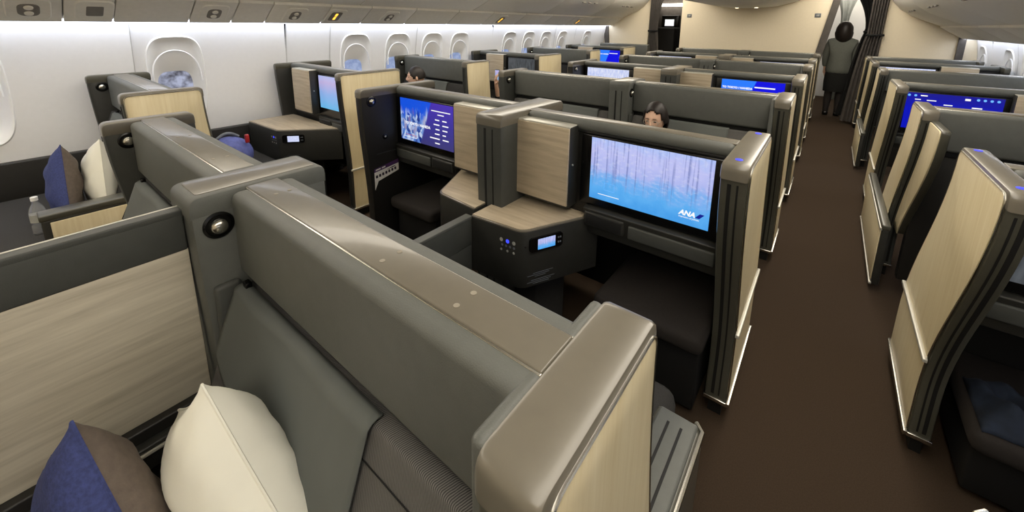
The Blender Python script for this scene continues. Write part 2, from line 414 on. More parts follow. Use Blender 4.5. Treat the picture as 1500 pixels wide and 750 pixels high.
# centre bins
nm = ['nearest', 'second', 'third', 'fourth', 'fifth', 'sixth']
cuts = [YB, .75, 2.45, 4.15, 5.85, 7.55, YE-.01]
cp = [(-1.05, 2.5), (-1.05, 2.33), (-.95, 2.22), (-.75, 2.12), (-.45, 2.04), (-.15, 2.012), (.15, 2.012), (.45, 2.04), (.75, 2.12), (.95, 2.22), (1.05, 2.33), (1.05, 2.5)]
for i, (a, b) in enumerate(zip(cuts, cuts[1:])):
    if i < 4: continue
    t = thing('overhead_bin', (-1.38, (a+b)/2, 2.0), 'rounded cream centre overhead bin %s' % ('touching the front bulkhead' if i == 5 else 'just behind the one touching the bulkhead'), 'overhead bin', 'centre overhead bins')
    MB().prism([(-1.38+x, z) for x, z in cp], 'y', a+.004, b-.004, .006).build('body', 'bin', t)
    for dx in (-.16, .16):
        if i == 5: MB().lathe([(.03, 0), (.03, .006), (.02, .008)], (-1.38+dx, 8.9, 2.012), (0, 0, -1), 16).build('lamp', 'spot', t)
struct(MB().box(-4.6, YB, 2.5, 2.0, 12.6, 2.56).build('ceiling', 'bin'))
struct(MB().box(-4.6, YB-.05, -.06, 2.0, YB, 2.5).build('wall_back', 'bulk'))
for xa, xb, sd in ((-3.15, -2.6, 'left'), (-.15, .45, 'right')):
    l = MB().box(xa, YB+.1, 2.44, xb, YE-.15, 2.497, .01).build('ceiling_light', 'ceil', loc=((xa+xb)/2, 3.5, 2.44))
    tag(l, 'long warm ceiling light above the %s aisle' % sd, 'light')
# service panel details on the left rail
def psu_unit(y, kind, lab):
    h0 = 2.735; zz = led_z(-1)+.165*(2.86-h0)/.26-.002
    nrm = Vector((.536, 0, -.844)); c = Vector((CX-h0, y, zz))
    t = thing('service_unit', c, lab, 'overhead panel', 'service units over the left windows')
    u = Vector((.844, 0, .536)); v = Vector((0, 1, 0))
    def slab(name, mat, hu, hv, d0, d1, r, cu=0, cv=0):
        m = MB(); pl = rpoly([(-hu, -hv), (hu, -hv), (hu, hv), (-hu, hv)], r)
        a = [m.bm.verts.new(c+u*(p[0]+cu)+v*(p[1]+cv)+nrm*d0) for p in pl]; b = [m.bm.verts.new(c+u*(p[0]*.93+cu)+v*(p[1]*.93+cv)+nrm*d1) for p in pl]
        m.bm.faces.new(a); m.bm.faces.new(b); k = len(pl)
        for i in range(k): m.bm.faces.new((a[i], a[(i+1) % k], b[(i+1) % k], b[i]))
        return m.build(name, mat, t)
    slab('plate', 'psu', .12, .10, -.002, .006, .05)
    if kind == 'lamp':
        slab('recess', 'psu_d', .07, .05, .004, .009, .045)
        for k in (-1, 1): MB().lathe([(.022, 0), (.02, .008), (.012, .01)], c+u*(.032*k)+nrm*.008, nrm, 14).build('lamp', 'psu', t)
    elif kind == 'sign':
        slab('recess', 'psu_d', .08, .06, .004, .008, .03)
        for k in (-1, 1): slab('lit_sign', 'amber', .024, .012, .006, .011, .003, .03*k, 0)
    else:
        slab('recess', 'psu_d', .06, .045, .004, .008, .012)
for y, k, lab in ((.2, 'lamp', 'rounded reading light panel over the nearest left window wall'), (.5, 'vent', 'small square vent panel beside the nearest reading light panel'),
                  (1.2, 'lamp', 'rounded reading light panel above the single near window'), (1.85, 'lamp', 'rounded reading light panel just before the first lit amber sign'),
                  (2.25, 'sign', 'first lit amber seat belt sign from the camera'), (2.9, 'lamp', 'reading light panel after the first amber sign'),
                  (4.9, 'sign', 'second lit amber seat belt sign along the left rail'), (7.3, 'sign', 'amber seat belt sign nearest the bulkhead')):
    psu_unit(y, k, lab)
# bulkhead
def poly_wall(name, pts, y0, y1, mat): return struct(MB().prism(pts, 'y', y0, y1, .006).build(name, mat))
poly_wall('wall_front_left', [(-4.5, 0), (-3.33, 0), (-3.30, 2.5), (-4.5, 2.5)], YE, YE+.06, 'bulk')
poly_wall('wall_front', [(-2.61, 0), (-.42, 0), (-.05, 2.5), (-2.63, 2.5)], YE, YE+.06, 'bulk')
poly_wall('wall_front_right', [(.60, 0), (1.9, 0), (1.9, 2.5), (.60, 2.5)], YE, YE+.06, 'bulk')
poly_wall('trim_7', [(-.42, 0), (-.30, 0), (.05, 2.5), (-.05, 2.5)], YE-.03, YE+.12, 'curtain')
struct(MB().box(1.50, YE-.05, .9, 1.58, YE+.01, 1.56).build('trim_8', 'curtain'))
struct(MB().prism([(-4.30, .9), (-4.20, .9), (-4.27, 1.66), (-4.37, 1.66)], 'y', YE-.05, YE).build('trim_9', 'curtain'))
struct(MB().box(-4.6, 12.55, 0, 2.0, 12.6, 2.5).build('wall_galley', 'wall'))
struct(MB().box(-2.45, YE+.06, 0, -.6, 12.5, 2.5).build('wall_lavatory', 'curtain'))
struct(MB().box(-4.6, 10.75, 0, -2.45, 10.8, 2.5).build('wall_galley_left', 'curtain'))
struct(MB().box(-4.6, YE, 0, -4.55, 12.6, 2.5).build('wall_far_left', 'bulk'))
struct(MB().box(1.95, YE, 0, 2.0, 12.6, 2.5).build('wall_far_right', 'wall'))
for x, lab in ((-2.465, 'left'), (-.289, 'right')):
    t = thing('row_sign', (x, YE-.001, 1.875), 'small grey-blue square sign at the top %s corner of the cream bulkhead' % lab, 'sign', 'bulkhead signs')
    MB().box(x-.045, YE-.008, 1.84, x+.045, YE, 1.91, .006).build('plate', 'plate', t)
    MB().box(x-.022, YE-.010, 1.86, x+.022, YE-.007, 1.89, .003).build('symbol', 'label', t)
# galley beyond the left doorway
tag(MB().box(-3.62, 10.25, .0, -3.05, 10.74, 1.62, .03).build('galley_cart', 'black', loc=(-3.3, 10.5, 0)), 'tall black galley unit in the dark doorway left of the bulkhead', 'cart')
t = thing('wall_screen', (-3.3, 10.6, 1.72), 'small lit screen glowing in the dark left doorway', 'screen')
MB().box(-3.5, 10.6, 1.625, -3.08, 10.75, 1.92, .02).build('housing', 'gloss', t)
MB().box(-3.41, 10.590, 1.66, -3.19, 10.602, 1.82, .004).build('screen', 'txt', t)
tag(MB().box(-.1, 10.7, 2.3, .5, 12.2, 2.36, .02).build('galley_light', 'galley', loc=(.2, 11.4, 2.3)), 'white ceiling light beyond the right doorway', 'light')
tag(MB().box(-3.6, 10.55, 2.14, -2.9, 10.75, 2.20, .02).build('galley_light', 'galley', loc=(-3.25, 10.6, 2.14)), 'white ceiling light beyond the left doorway', 'light')
def curtain(x0t, x1t, x0m, x1m, x0b, x1b, y, zt, zm, zb, mat, lab, folds=6):
    def f(u, v):
        z = zb+(zt-zb)*v
        if z > zm: k = (z-zm)/(zt-zm); k = k*k; a = x0m+(x0t-x0m)*k; b = x1m+(x1t-x1m)*k
        else: k = (zm-z)/(zm-zb); k = k**.7; a = x0m+(x0b-x0m)*k; b = x1m+(x1b-x1m)*k
        return (a+(b-a)*u, y+.03*math.sin(u*folds*2*math.pi+2*math.sin(v*2)), z)
    m = MB(); m.grid(f, 64, 24); m.grid(lambda u, v: tuple(Vector(f(u, v))+Vector((0, .012, 0))), 64, 24)
    t = thing('curtain', ((x0m+x1m)/2, y, zb), lab, 'curtain')
    m.build('cloth', mat, t, sharp=80)
    if zm > zb+.1:
        c = MB(); c.tube([(x0m-.01+(x1m-x0m+.02)*k/10, y-.05*math.sin(math.pi*k/10)-.0, zm) for k in range(11)], .02, 8); c.build('tie_band', 'black_cloth', t)
curtain(-3.30, -2.95, -3.28, -3.10, -3.27, -2.98, YE-.06, 2.48, 1.55, .05, 'curtain', 'dark gathered curtain tied back at the left doorway')
curtain(.42, .64, .42, .62, .26, .60, YE-.06, 2.48, 1.55, .05, 'curtain', 'dark grey gathered curtain tied back right of the attendant')
curtain(.24, .52, .41, .52, .20, .52, YE+.5, 2.2, 1.6, .05, 'black_cloth', 'black curtain hanging just beyond the right doorway', 4)
curtain(-.06, .30, .06, .20, -.02, .26, YE+2.8, 2.30, 1.74, .02, 'curtain_p', 'pale grey tied curtain far beyond the attendant', 2)

# ------------------------------------------------------------------ suites
def sshift(z, zt, amt): 
    t = max(0, min(1, (zt-z)/.95)); return amt*t*t*(3-2*t)*1.0
def end_post(x0, x1, y0, y1, zt, lab, side, group, amt=.285, leds=False, lamp=None, wood_face=True, mid=True, zb=.08, jack=False, capmat='taupe', nar=True, shell='post', mid_post=False, leather_trim=False):
    """upright slab at a suite's end. side=+1: wood face looks to +X. lamp: +1/-1 X side carrying a reading lamp"""
    t = thing('end_post', ((x0+x1)/2, y0+amt+.1, 0), lab, 'privacy post', group)
    zs = [zb+(zt-zb)*i/18 for i in range(19)]
    def prof(inset=0, z_lo=zb, z_hi=zt, r=.035):
        zz = [z_lo+inset+(z_hi-z_lo-2*inset)*i/18 for i in range(19)]
        near = [(y0+sshift(z, zt, amt)+inset, z) for z in zz]; far = [(y1+sshift(z, zt, amt)*1.15-inset, z) for z in zz]
        pts = near+far[::-1]
        rad = [0]*len(pts); rad[18] = r; rad[19] = r
        return rpoly(pts, rad)
    zc = zt-.055
    MB().prism(prof(z_hi=zt), 'x', x0, x1, .008).build('shell', shell, t)
    # cap: a rounded saddle over the top
    cp_ = rpoly([(y0-.003, zc-.0), (y0-.003, zt+.003), (y1+.003, zt+.003), (y1+.003, zc)], [0, .037, .037, 0])
    MB().prism(cp_, 'x', x0-.002, x1+.002, .009).build('cap', capmat, t)
    if mid_post:
        MB().prism(rpoly([(x0+.02, y0+.02), (x1-.02, y0+.02), (x1-.02, y1-.02), (x0+.02, y1-.02)], .012), 'z', zt-.002, zt+.0045, .0015).build('cap_inlay', 'taupe', t)
        MB().box(x1-.002, y0+.02, .40, x1+.022, y0+.085, zt-.25, .012).build('wing_pad', 'leather_d', t)
    xs = x1 if side > 0 else x0
    if leather_trim: MB().box(x0-.022, y0+.012, zt-.45, x0+.002, y1-.012, zt-.003, .010).build('leather_trim', 'leather', t)
    if wood_face:
        MB().prism(prof(.013, .34 if False else zb, zt, .03), 'x', xs, xs+side*.005, .0015).build('wood_panel', 'wood_v', t)
        rim = [(xs+side*.004, p[0], p[1]) for p in prof(.011, zb, zt, .03)]
        MB().tube(rim+[rim[0]], .0028, 6).build('rim', 'chrome', t)
        if mid:
            zm = zb+.36
            ya = y0+sshift(zm, zt, amt); yb_ = y1+sshift(zm, zt, amt)*1.15
            MB().box(xs+side*.003, ya-.004, zm-.008, xs+side*.018, yb_+.004, zm+.008, .003).build('mid_trim', 'silver', t)
        ya = y0+sshift(zb, zt, amt); yb_ = y1+sshift(zb, zt, amt)*1.15
        c = MB(); c.box(xs-side*.002, ya-.004, zb-.006, xs+side*.016, yb_+.004, zb+.014, .003)
        c.box(x0-.004, ya-.006, zb-.006, x1+.004, ya+.004, zb+.012, .003); c.build('base_trim', 'chrome', t)
    if nar:     # two dark grooves down the near edge
        for k, f in enumerate((.36, .66)):
            xx = x0+(x1-x0)*(f if side > 0 else 1-f)
            pth = [(xx, y0+sshift(z, zt, amt)-.0005, z) for z in [zb+.03+(zt-.10-zb)*i/16 for i in range(17)]]
            MB().strip(pth, .006 if k == 0 else .003, .0016).build('groove', 'black', t)
    MB().box(x0+.015, y0+amt+.02, 0, x1-.015, y1+amt, zb+.01).build('plinth', 'black', t)
    if leds:
        for yy in (y0+.06, y1-.05): MB().lathe([(.012, 0), (.012, .0012), (.008, .0016)], ((x0+x1)/2, yy, zt+.0028), (0, 0, 1), 14).build('blue_indicator', 'blue_led', t)
    if lamp:
        xl = x1 if lamp > 0 else x0; yl = y0+(.055 if mid_post else .075)
        lo = MB().lathe([(.036, 0), (.036, .004), (.030, .006), (.028, .003), (.004, .003)], (xl, yl, zt-.085), (lamp, 0, 0), 28).build('lamp_ring', 'gloss', t)
        MB().lathe([(.020, .002), (.021, .010), (.017, .018), (.008, .023), (.001, .0235)], (xl, yl, zt-.085), (lamp, 0, -.2), 24).build('reading_lamp', 'chrome', t)
    if jack:
        xl = x1 if lamp > 0 else x0
        MB().lathe([(.02, 0), (.02, .004), (.01, .006)], (xl, y0+.17, zt-.35), (lamp, 0, 0), 20).build('charging_disc', 'gloss', t)
        MB().lathe([(.007, .005), (.007, .008), (.003, .009)], (xl, y0+.17, zt-.35), (lamp, 0, 0), 12).build('charging_dot', 'silver', t)
        MB().box(xl, y0+.09, zt-.47, xl+lamp*.006, y1-.1, zt-.463, .002).build('pocket_rim', 'dark2', t)
    return t

def seat_wall(x0, x1, y, zt, lab, group, both=True, yaw=0, screws=()):
    """wall with padded leather band, cap centred on y"""
    t = thing('privacy_wall', ((x0+x1)/2, y, 0), lab, 'privacy wall', group)
    MB().box(x0, y-.083, zt-.24, x1, y+.083, zt-.004, .02, 4).build('leather_band', 'leather', t)
    MB().box(x0+.001, y-.041, zt-.02, x1-.001, y+.041, zt+.001, .003).build('cap', 'taupe', t)
    MB().box(x0+.001, y-.044, zt-.02, x1-.001, y+.044, zt-.002, .002).build('cap_seam', 'chrome', t)
    MB().box(x0, y-.02, .12, x1, y+.05, zt-.23, .004).build('core', 'dark', t)
    MB().box(x0+.02, y-.045, zt-.275, x1-.02, y-.015, zt-.235, .004).build('shadow_gap', 'black', t)  # solid black bar put in as the shade under the leather band
    for sx, sy in screws: MB().lathe([(.0055, 0), (.0055, .0008), (.003, .001)], (sx, y+sy, zt+.001), (0, 0, 1), 12).build('screw', 'bin_dot', t)
    return t

def pillow_mesh(w, h, d, top_pinch=.0):
    """cushion in local coords: width x, height z, thickness y; two halves returned"""
    halves = []
    for sg in (-1, 1):
        m = MB()
        def f(u, v):
            a, b = 2*u-1, 2*v-1
            th = (max(0, 1-abs(a)**2.6))**.55*(max(0, 1-abs(b)**2.6))**.55
            px = a*w/2*(1-.10*(1-abs(a))*0-.07*(1-b*b)*abs(a)**3); pz = b*h/2*(1-.07*(1-a*a)*abs(b)**3)
            wr = .007*math.sin(9*b+5*a)*math.sin(3.2*a+1)*th + .006*math.sin(17*(b-.5*a)+2*math.sin(3*a))*th*max(0, abs(a)-.25)
            return Vector((px, sg*(d/2*th+.0015)+wr, pz))
        m.grid(lambda u, v: f(u, v), 28, 28); halves.append(m)
    return halves
def pillow(name, c, w, h, d, rot, mats, lab, group=None):
    t = thing(name, (c[0], c[1], c[2]-h/2), lab, 'pillow', group)
    from mathutils import Euler
    rm = Euler([R(a) for a in rot], 'XYZ').to_matrix()
    for k, (m, mt) in enumerate(zip(pillow_mesh(w, h, d), mats)):
        for v in m.bm.verts: v.co = rm @ v.co + Vector(c)
        m.build('front_cover' if k == 0 else 'back_cover', mt, t, sharp=80)
    sm = [rm @ Vector((a*w/2*(1-.07*(1-b*b)*abs(a)**3), 0, b*h/2*(1-.07*(1-a*a)*abs(b)**3)))+Vector(c) for a, b in
          [(-1+k/8, -1) for k in range(16)]+[(1, -1+k/8) for k in range(16)]+[(1-k/8, 1) for k in range(16)]+[(-1, 1-k/8) for k in range(17)]]
    MB().tube(sm, .003, 6).build('seam', mats[0], t)
    return t

def seat(x0, x1, ywall, zt, lab, group, face=-1, cover=None, fabric='seat'):
    """sofa seat against a seat wall; face=-1 looks to -Y"""
    t = thing('suite_seat', ((x0+x1)/2, ywall+face*.3, 0), lab, 'seat', group)
    f = face; yt = ywall+f*.095; yb_ = ywall+f*.30
    sl = lambda z: ywall+f*(.095+.385*max(0, (zt-.27-z)))
    prof = [(sl(zt-.27)-f*.04, zt-.268), (sl(zt-.27), zt-.27), (sl(zt-.30)+f*.0, zt-.30), (sl(.8), .8), (sl(.46), .46), (sl(.46)-f*.14, .42), (ywall+f*.03, .44)]
    MB().prism(rpoly(prof, .012), 'x', x0+.02, x1-.02, .03, 4).build('backrest', fabric, t)
    st = MB()
    st.strip([(x0+.03+(x1-x0-.06)*k/8, sl(zt-.325)+f*.003, zt-.325) for k in range(9)], .0006, .0012, (0, 0, 1)); st.build('stitching', 'black', t)
    MB().box(x0+.01, sl(.46)-f*.05, .30, x1-.01, ywall+f*.85, .47, .05, 4).build('cushion', 'seat2', t)
    MB().box(x0+.03, ywall+f*.05, .05, x1-.03, ywall+f*.80, .30, .01).build('base', 'black', t)
    if cover:
        ca, cb, zlo, zflap, xs = cover
        m = MB(); o = .011*f
        def cv(u, v, lo):
            x = ca+(cb-ca)*u
            if v < .12: k = v/.12; return (x, yt-f*(.03-.03*k)+o, zt-.262+.004*math.sin(k*3)-.004*k)
            k = (v-.12)/.88; z = zt-.264-(zt-.264-lo(x))*k
            return (x, sl(z)+o+f*(.002+.003*math.sin(u*9+k*2)), z)
        lo = lambda x: zlo-.05*math.sin(math.pi*min(1, max(0, (x-ca)/(xs-ca)))) if x < xs else zflap+.0*(x-xs)
        m.grid(lambda u, v: cv(u, v, lo), 40, 22)
        sh = m.build('headrest_cover', 'cover', t, sharp=80)
        md = sh.modifiers.new('thickness', 'SOLIDIFY'); md.thickness = .004; md.offset = 0
        MB().box(ca+.015, yt-f*.01-.008, zt-.272, ca+.04, yt-f*.01+.008, zt-.245, .003).build('cover_clip', 'gloss', t)
    return t

def monitor_wall(xa, dr, xin, y, zt, kind, lab, nm_, group, scr_u=(.06, .595), box_u=(.675, 1.0), shelf=True, foot=True, slab='', sl2='', bx=''):
    """wall with tv. xa: aisle end, dr: direction inward; y: face of the bezel"""
    X = lambda u: xa+dr*u
    t = thing('monitor_wall', ((xa+xin)/2, y+.07, 0), lab, 'privacy wall', group)
    MB().box(xa, y+.012, .68, xin, y+.10, zt-.03, .004).build('panel', 'dark', t)
    MB().box(xa, y-.005, zt-.055, xin, y+.115, zt, .022, 4).build('top_rail', 'leather', t)
    MB().box(xa, y+.02, zt-.006, xin, y+.09, zt+.002, .002).build('rail_cap', 'taupe', t)
    MB().box(xa, y-.0, zt-.062, xin, y+.08, zt-.05, .003).build('rail_groove', 'black', t)
    if foot:
        MB().box(xa, y+.42, .1, xin, y+.46, .72, .004).build('footwell_back', 'black', t)
        MB().box(xa, y+.02, .66, xin, y+.44, .70, .004).build('footwell_roof', 'black', t)
    if shelf:
        m = MB(); ua, ub = scr_u[0]-.06, scr_u[1]+.02
        m.prism(rpoly([(y-.03, .80), (y+.03, .815), (y+.03, .66), (y-.0, .66)], .008), 'x', X(ua), X(ub), .004); m.build('shelf_panel', 'dark2', t)
        sl_ = MB(); um = ub-.21
        sl_.box(X(ub-.01), y-.034, .715, X(um), y-.012, .785, .006); sl_.build('slot_rim', 'dark2', t)
        MB().box(X(ub-.02), y-.036, .722, X(um+.01), y-.020, .778, .004).build('literature_slot', 'black', t)
        MB().box(X(um-.02), y-.032, .71, X(ua+.02), y-.012, .775, .008).build('tray_front', 'leather_d', t)
    # television
    tv = thing('television', ((X(scr_u[0])+X(scr_u[1]))/2, y, .82), slab, 'television', group and 'seat televisions')
    MB().box(X(scr_u[0]-.055), y-.008, .812, X(scr_u[1]+.055), y+.012, zt-.062, .006).build('bezel', 'gloss', tv)
    x_l, x_r = sorted((X(scr_u[0]), X(scr_u[1]))); z1 = zt-.068; z1 = zt-.072+.0; z0 = z1-.30
    sc_ = MB().box(x_l, y-.0105, z0, x_r, y-.007, z1).build('screen', SCR[kind], tv)
    def bar(bx0, bz, bw, bh): MB().box(bx0, y-.0116, bz, bx0+bw, y-.0106, bz+bh).build('text_line', 'txt', sc_)
    if kind == 'lake':
        yy = y-.0112; rx = x_r-.02
        text('logo_text', 'ANA', .030, (rx-.098, yy, z0+.042), 'txt', sc_, .25, bold=.0012)
        m = MB(); m.prism([(rx-.034, z0+.042), (rx-.016, z0+.042), (rx+.002, z0+.063), (rx-.016, z0+.063)], 'y', yy-.0004, yy+.0004); m.build('logo_mark', 'navy', sc_)
        text('caption_text', 'Inspiration of JAPAN', .0095, (rx-.098, yy, z0+.030), 'txt', sc_, 0)
        m = MB()
        for ax, az, bx2, bz in ((.075, .055, .125, .055), (.125, .055, .125, .09), (.125, .09, .075, .09), (.075, .09, .075, .055)):
            m.tube([(x_l+ax, yy, z0+az), (x_l+bx2, yy, z0+bz)], .0006, 4)
        m.build('picture_lines', 'txtb', sc_)
        bar(x_l+.045, z0+.028, .105, .0025)
    elif kind == 'city':
        yy = y-.0112
        text('title_text', 'TO TOKYO / HANEDA', .026, (x_l+.05, yy, z0+.118), 'txt', sc_, 0, bold=.0006)
        bar(x_l+.33, z0+.247, .18, .006); bar(x_l+.39, z0+.224, .06, .006)
        for k, (a_, b_) in enumerate(((.04, .04), (.055, .055), (.037, .045), (.045, .03), (.095, .055), (.045, 0))):
            bar(x_l+.405-a_, z0+.187-.032*k, a_, .0075)
            if b_: bar(x_l+.435, z0+.187-.032*k, b_, .0075)
        m = MB(); m.box(x_l+.05, yy-.0003, z0+.040, x_l+.17, yy+.0003, z0+.043); m.build('red_rule', 'txtred', sc_)
        m = MB(); m.box(x_l+.03, yy-.0003, z0+.024, x_l+.17, yy+.0003, z0+.027); m.build('white_rule', 'txt', sc_)
    elif kind == 'blue':
        yy = y-.0112
        text('title_text', 'TO TOKYO / HANEDA', .026, (x_l+.01, yy, z1-.085), 'txt', sc_, bold=.0012)
        bar(x_l+.29, z1-.065, .17, .012)
    elif kind == 'menu':
        yy = y-.0112
        for xx in (.012, .05, .40, .435, .47, .505): MB().lathe([(.009, 0), (.009, .001)], (x_l+xx, yy, z1-.022), (0, -1, 0), 14).build('menu_icon', 'txtb', sc_)
        for xx, zz, w_, h_ in ((.08, .016, .04, .009), (.05, .05, .035, .007), (.12, .052, .055, .007), (.33, .018, .03, .016), (.22, .078, .05, .008), (.375, .082, .055, .009)):
            MB().box(x_l+xx, yy-.0006, z1-zz-h_, x_l+xx+w_, yy, z1-zz).build('menu_text', 'txt', sc_)
    # wood fronted locker
    if box_u:
        lk = thing('side_locker', ((X(box_u[0])+X(box_u[1]))/2, y-.04, zt-.44), bx, 'locker', group and 'wood front lockers')
        MB().box(X(box_u[0]), y-.075, zt-.44, X(box_u[1]), y+.014, zt-.028, .006).build('body', 'dark2', lk)
        MB().box(X(box_u[0])+dr*.003, y-.085, zt-.425, X(box_u[1])-dr*.003, y-.073, zt-.034, .003).build('door', 'wood_x', lk)
        MB().box(X(box_u[0])+dr*.002, y-.08, zt-.036, X(box_u[1])-dr*.002, y+.0, zt-.026, .003).build('top_edge', 'silver', lk)
        MB().lathe([(.005, 0), (.005, .004), (.003, .005)], (X(box_u[0]), y-.045, zt-.22), (-dr, 0, 0), 12).build('lock_dot', 'silver', lk)
    return t

def console(X, y, zt, lab, group, ctl=True, zb=.45, hs='lake', top='wood_x'):
    """side console; X maps inward distance from the mid pillar side -> x. built in plan as a rounded wedge"""
    t = thing('side_console', (X(.15), y-.15, 0), lab, 'side console', group)
    plan = [(X(-.07), y-.36), (X(.225), y-.335), (X(.41), y+.055), (X(-.07), y+.055)]
    def ins(d): return [(X(-.07), y-.36+d), (X(.225-d*1.1), y-.335+d), (X(.41-d), y+.055), (X(-.07), y+.055)]
    MB().prism(rpoly(plan, [.0, .07, 0, 0], 8), 'z', zb, zt-.012, .006).build('body', 'dark2', t)
    MB().prism(rpoly(plan, [.0, .07, 0, 0], 8), 'z', zt-.014, zt-.004, .004).build('rim', 'taupe', t)
    MB().prism(rpoly(ins(.008), [.0, .065, 0, 0], 8), 'z', zt-.006, zt, .002).build('wood_top', top, t)
    MB().prism(rpoly([(X(0), y-.10), (X(.15), y-.10), (X(.25), y+.05), (X(0), y+.05)], .02), 'z', 0, zb+.01).build('pedestal', 'seat2', t)
    if ctl:
        p0 = Vector((X(.225), y-.335, 0)); p1 = Vector((X(.41), y+.055, 0)); d = (p1-p0).normalized(); n = Vector((-(d.y), d.x, 0))
        if n.y > 0: n = -n
        def slab(name, mat, u0, u1, z0, z1, d0, d1, r, par):
            m = MB(); pl = rpoly([(u0, z0), (u1, z0), (u1, z1), (u0, z1)], r)
            a = [m.bm.verts.new(p0+d*p[0]+n*d0+Vector((0, 0, p[1]))) for p in pl]; b = [m.bm.verts.new(p0+d*p[0]+n*d1+Vector((0, 0, p[1]))) for p in pl]
            m.bm.faces.new(a); m.bm.faces.new(b); k = len(pl)
            for i in range(k): m.bm.faces.new((a[i], a[(i+1) % k], b[(i+1) % k], b[i]))
            return m.build(name, mat, par)
        h = slab('handset', 'gloss', .035, .215, zt-.115, zt-.045, -.004, .010, .018, t)
        # cradle and its own screen
        slab('handset_screen', SCR[hs], .078, .172, zt-.106, zt-.054, .008, .0115, .002, h)
        for k in range(4):
            uu = .190+.011*(k % 2); zz = zt-.068-.024*(k//2)
            slab('handset_button', 'plate', uu-.004, uu+.004, zz-.004, zz+.004, .008, .0118, .003, h)
        slab('jack', 'black', .012, .020, zt-.088, zt-.080, -.001, .003, .003, t)
        q0 = Vector((X(-.07), y-.36, 0)); q1 = Vector((X(.225), y-.335, 0)); d2 = (q1-q0).normalized(); L = (q1-q0).length
        for row, zz in enumerate((zt-.075, zt-.10, zt-.125)):
            for k in range(3 if row != 1 else 4):
                uu = L-.115+.035*k if row != 1 else L-.11+.022*k
                m = MB(); c = q0+d2*uu+Vector((0, -.0005, zz))
                rr = .0095 if row == 0 else .006
                m.lathe([(rr, 0), (rr, .0012), (rr*.72, .0012), (rr*.7, .0008)], c, (0, -1, 0), 16)
                m.build('seat_button', 'blue_led' if (row == 0 and k == 1) else ('label' if row != 1 else 'plate'), t)
        for k, (u0, u1) in enumerate(((.06, .17), (.03, .15), (.07, .13), (.05, .18), (.03, .16), (.06, .15))):
            slab('placard_line', 'plate', u0, u1, zt-.232-.009*k-(.008 if k > 2 else 0), zt-.2305-.009*k-(.008 if k > 2 else 0), -.001, .0012, 0, t)
    return t

def ottoman(x0, x1, y0, y1, z, lab, group):
    t = thing('footrest', ((x0+x1)/2, (y0+y1)/2, 0), lab, 'footrest', group)
    MB().box(x0, y0, z-.09, x1, y1, z, .035, 4).build('cushion', 'rest', t)
    MB().box(x0+.02, y0+.06, .03, x1-.02, y1, z-.085, .01).build('base', 'black', t)

ZC = 1.225
SEATROWS = {'A': .42, 'C': 3.23, 'E': 6.05, 'G': 8.85}
MONROWS = {'B': 1.70, 'D': 4.52, 'F': 7.15}
ROW = {'A': 'nearest', 'B': 'second', 'C': 'third', 'D': 'fourth', 'E': 'fifth', 'F': 'sixth', 'G': 'last'}
# centre block
for r, y in SEATROWS.items():
    w = ROW[r]
    sc = [(-1.1, -.012), (-1.1, .022), (-.62, -.02), (-.62, .02), (-.42, -.02), (-.42, .02)] if r == 'A' else ()
    seat_wall(-1.22, -.24, y, ZC, 'grey padded leather seat-back wall, %s wall from the camera, right half of the centre block' % w, 'padded seat-back walls', screws=sc)
    sc = [(-1.55, -.02), (-1.55, .02), (-1.95, -.02), (-1.95, .02)] if r == 'A' else ()
    seat_wall(-2.43, -1.385, y, ZC, 'grey padded leather seat-back wall, %s wall from the camera, left half of the centre block' % w, 'padded seat-back walls', screws=sc)
    if r == 'A': ys = (y-.17, y+.155)
    else: ys = (y-.24, y+.15)
    end_post(-.24, -.157, ys[0], ys[1], ZC, 'wood-faced post at the aisle end of the %s centre wall' % w, 1, 'aisle end posts', amt=.12 if r == 'A' else .25, nar=r != 'A', mid=r != 'A', leather_trim=True)
    end_post(-2.5, -2.43, ys[0], ys[1], ZC, 'thin dark post with lamp at the left end of the %s centre wall' % w, -1, 'aisle end posts', amt=.1, lamp=1, nar=False, shell='leather_d', mid=False)
    end_post(-1.385, -1.22, y-.17, y+.18, ZC, 'grey middle post between the two seats of the %s centre wall' % w, 1, 'middle posts', amt=.02, lamp=1, wood_face=False, nar=r != 'A', shell='leather', zb=.02, mid_post=True, capmat='leather')
KINDS = {('B', 0): 'lake', ('B', 1): 'city', ('D', 0): 'blue', ('D', 1): 'pale', ('F', 0): 'pale', ('F', 1): 'pale'}
SAY = {'lake': 'blue lake with bare trees', 'city': 'blue city picture and white text', 'blue': 'two-tone blue picture', 'pale': 'pale white picture', 'pink': 'pink and blue picture', 'off': 'dim painted grey glow', 'menu': 'deep blue menu'}
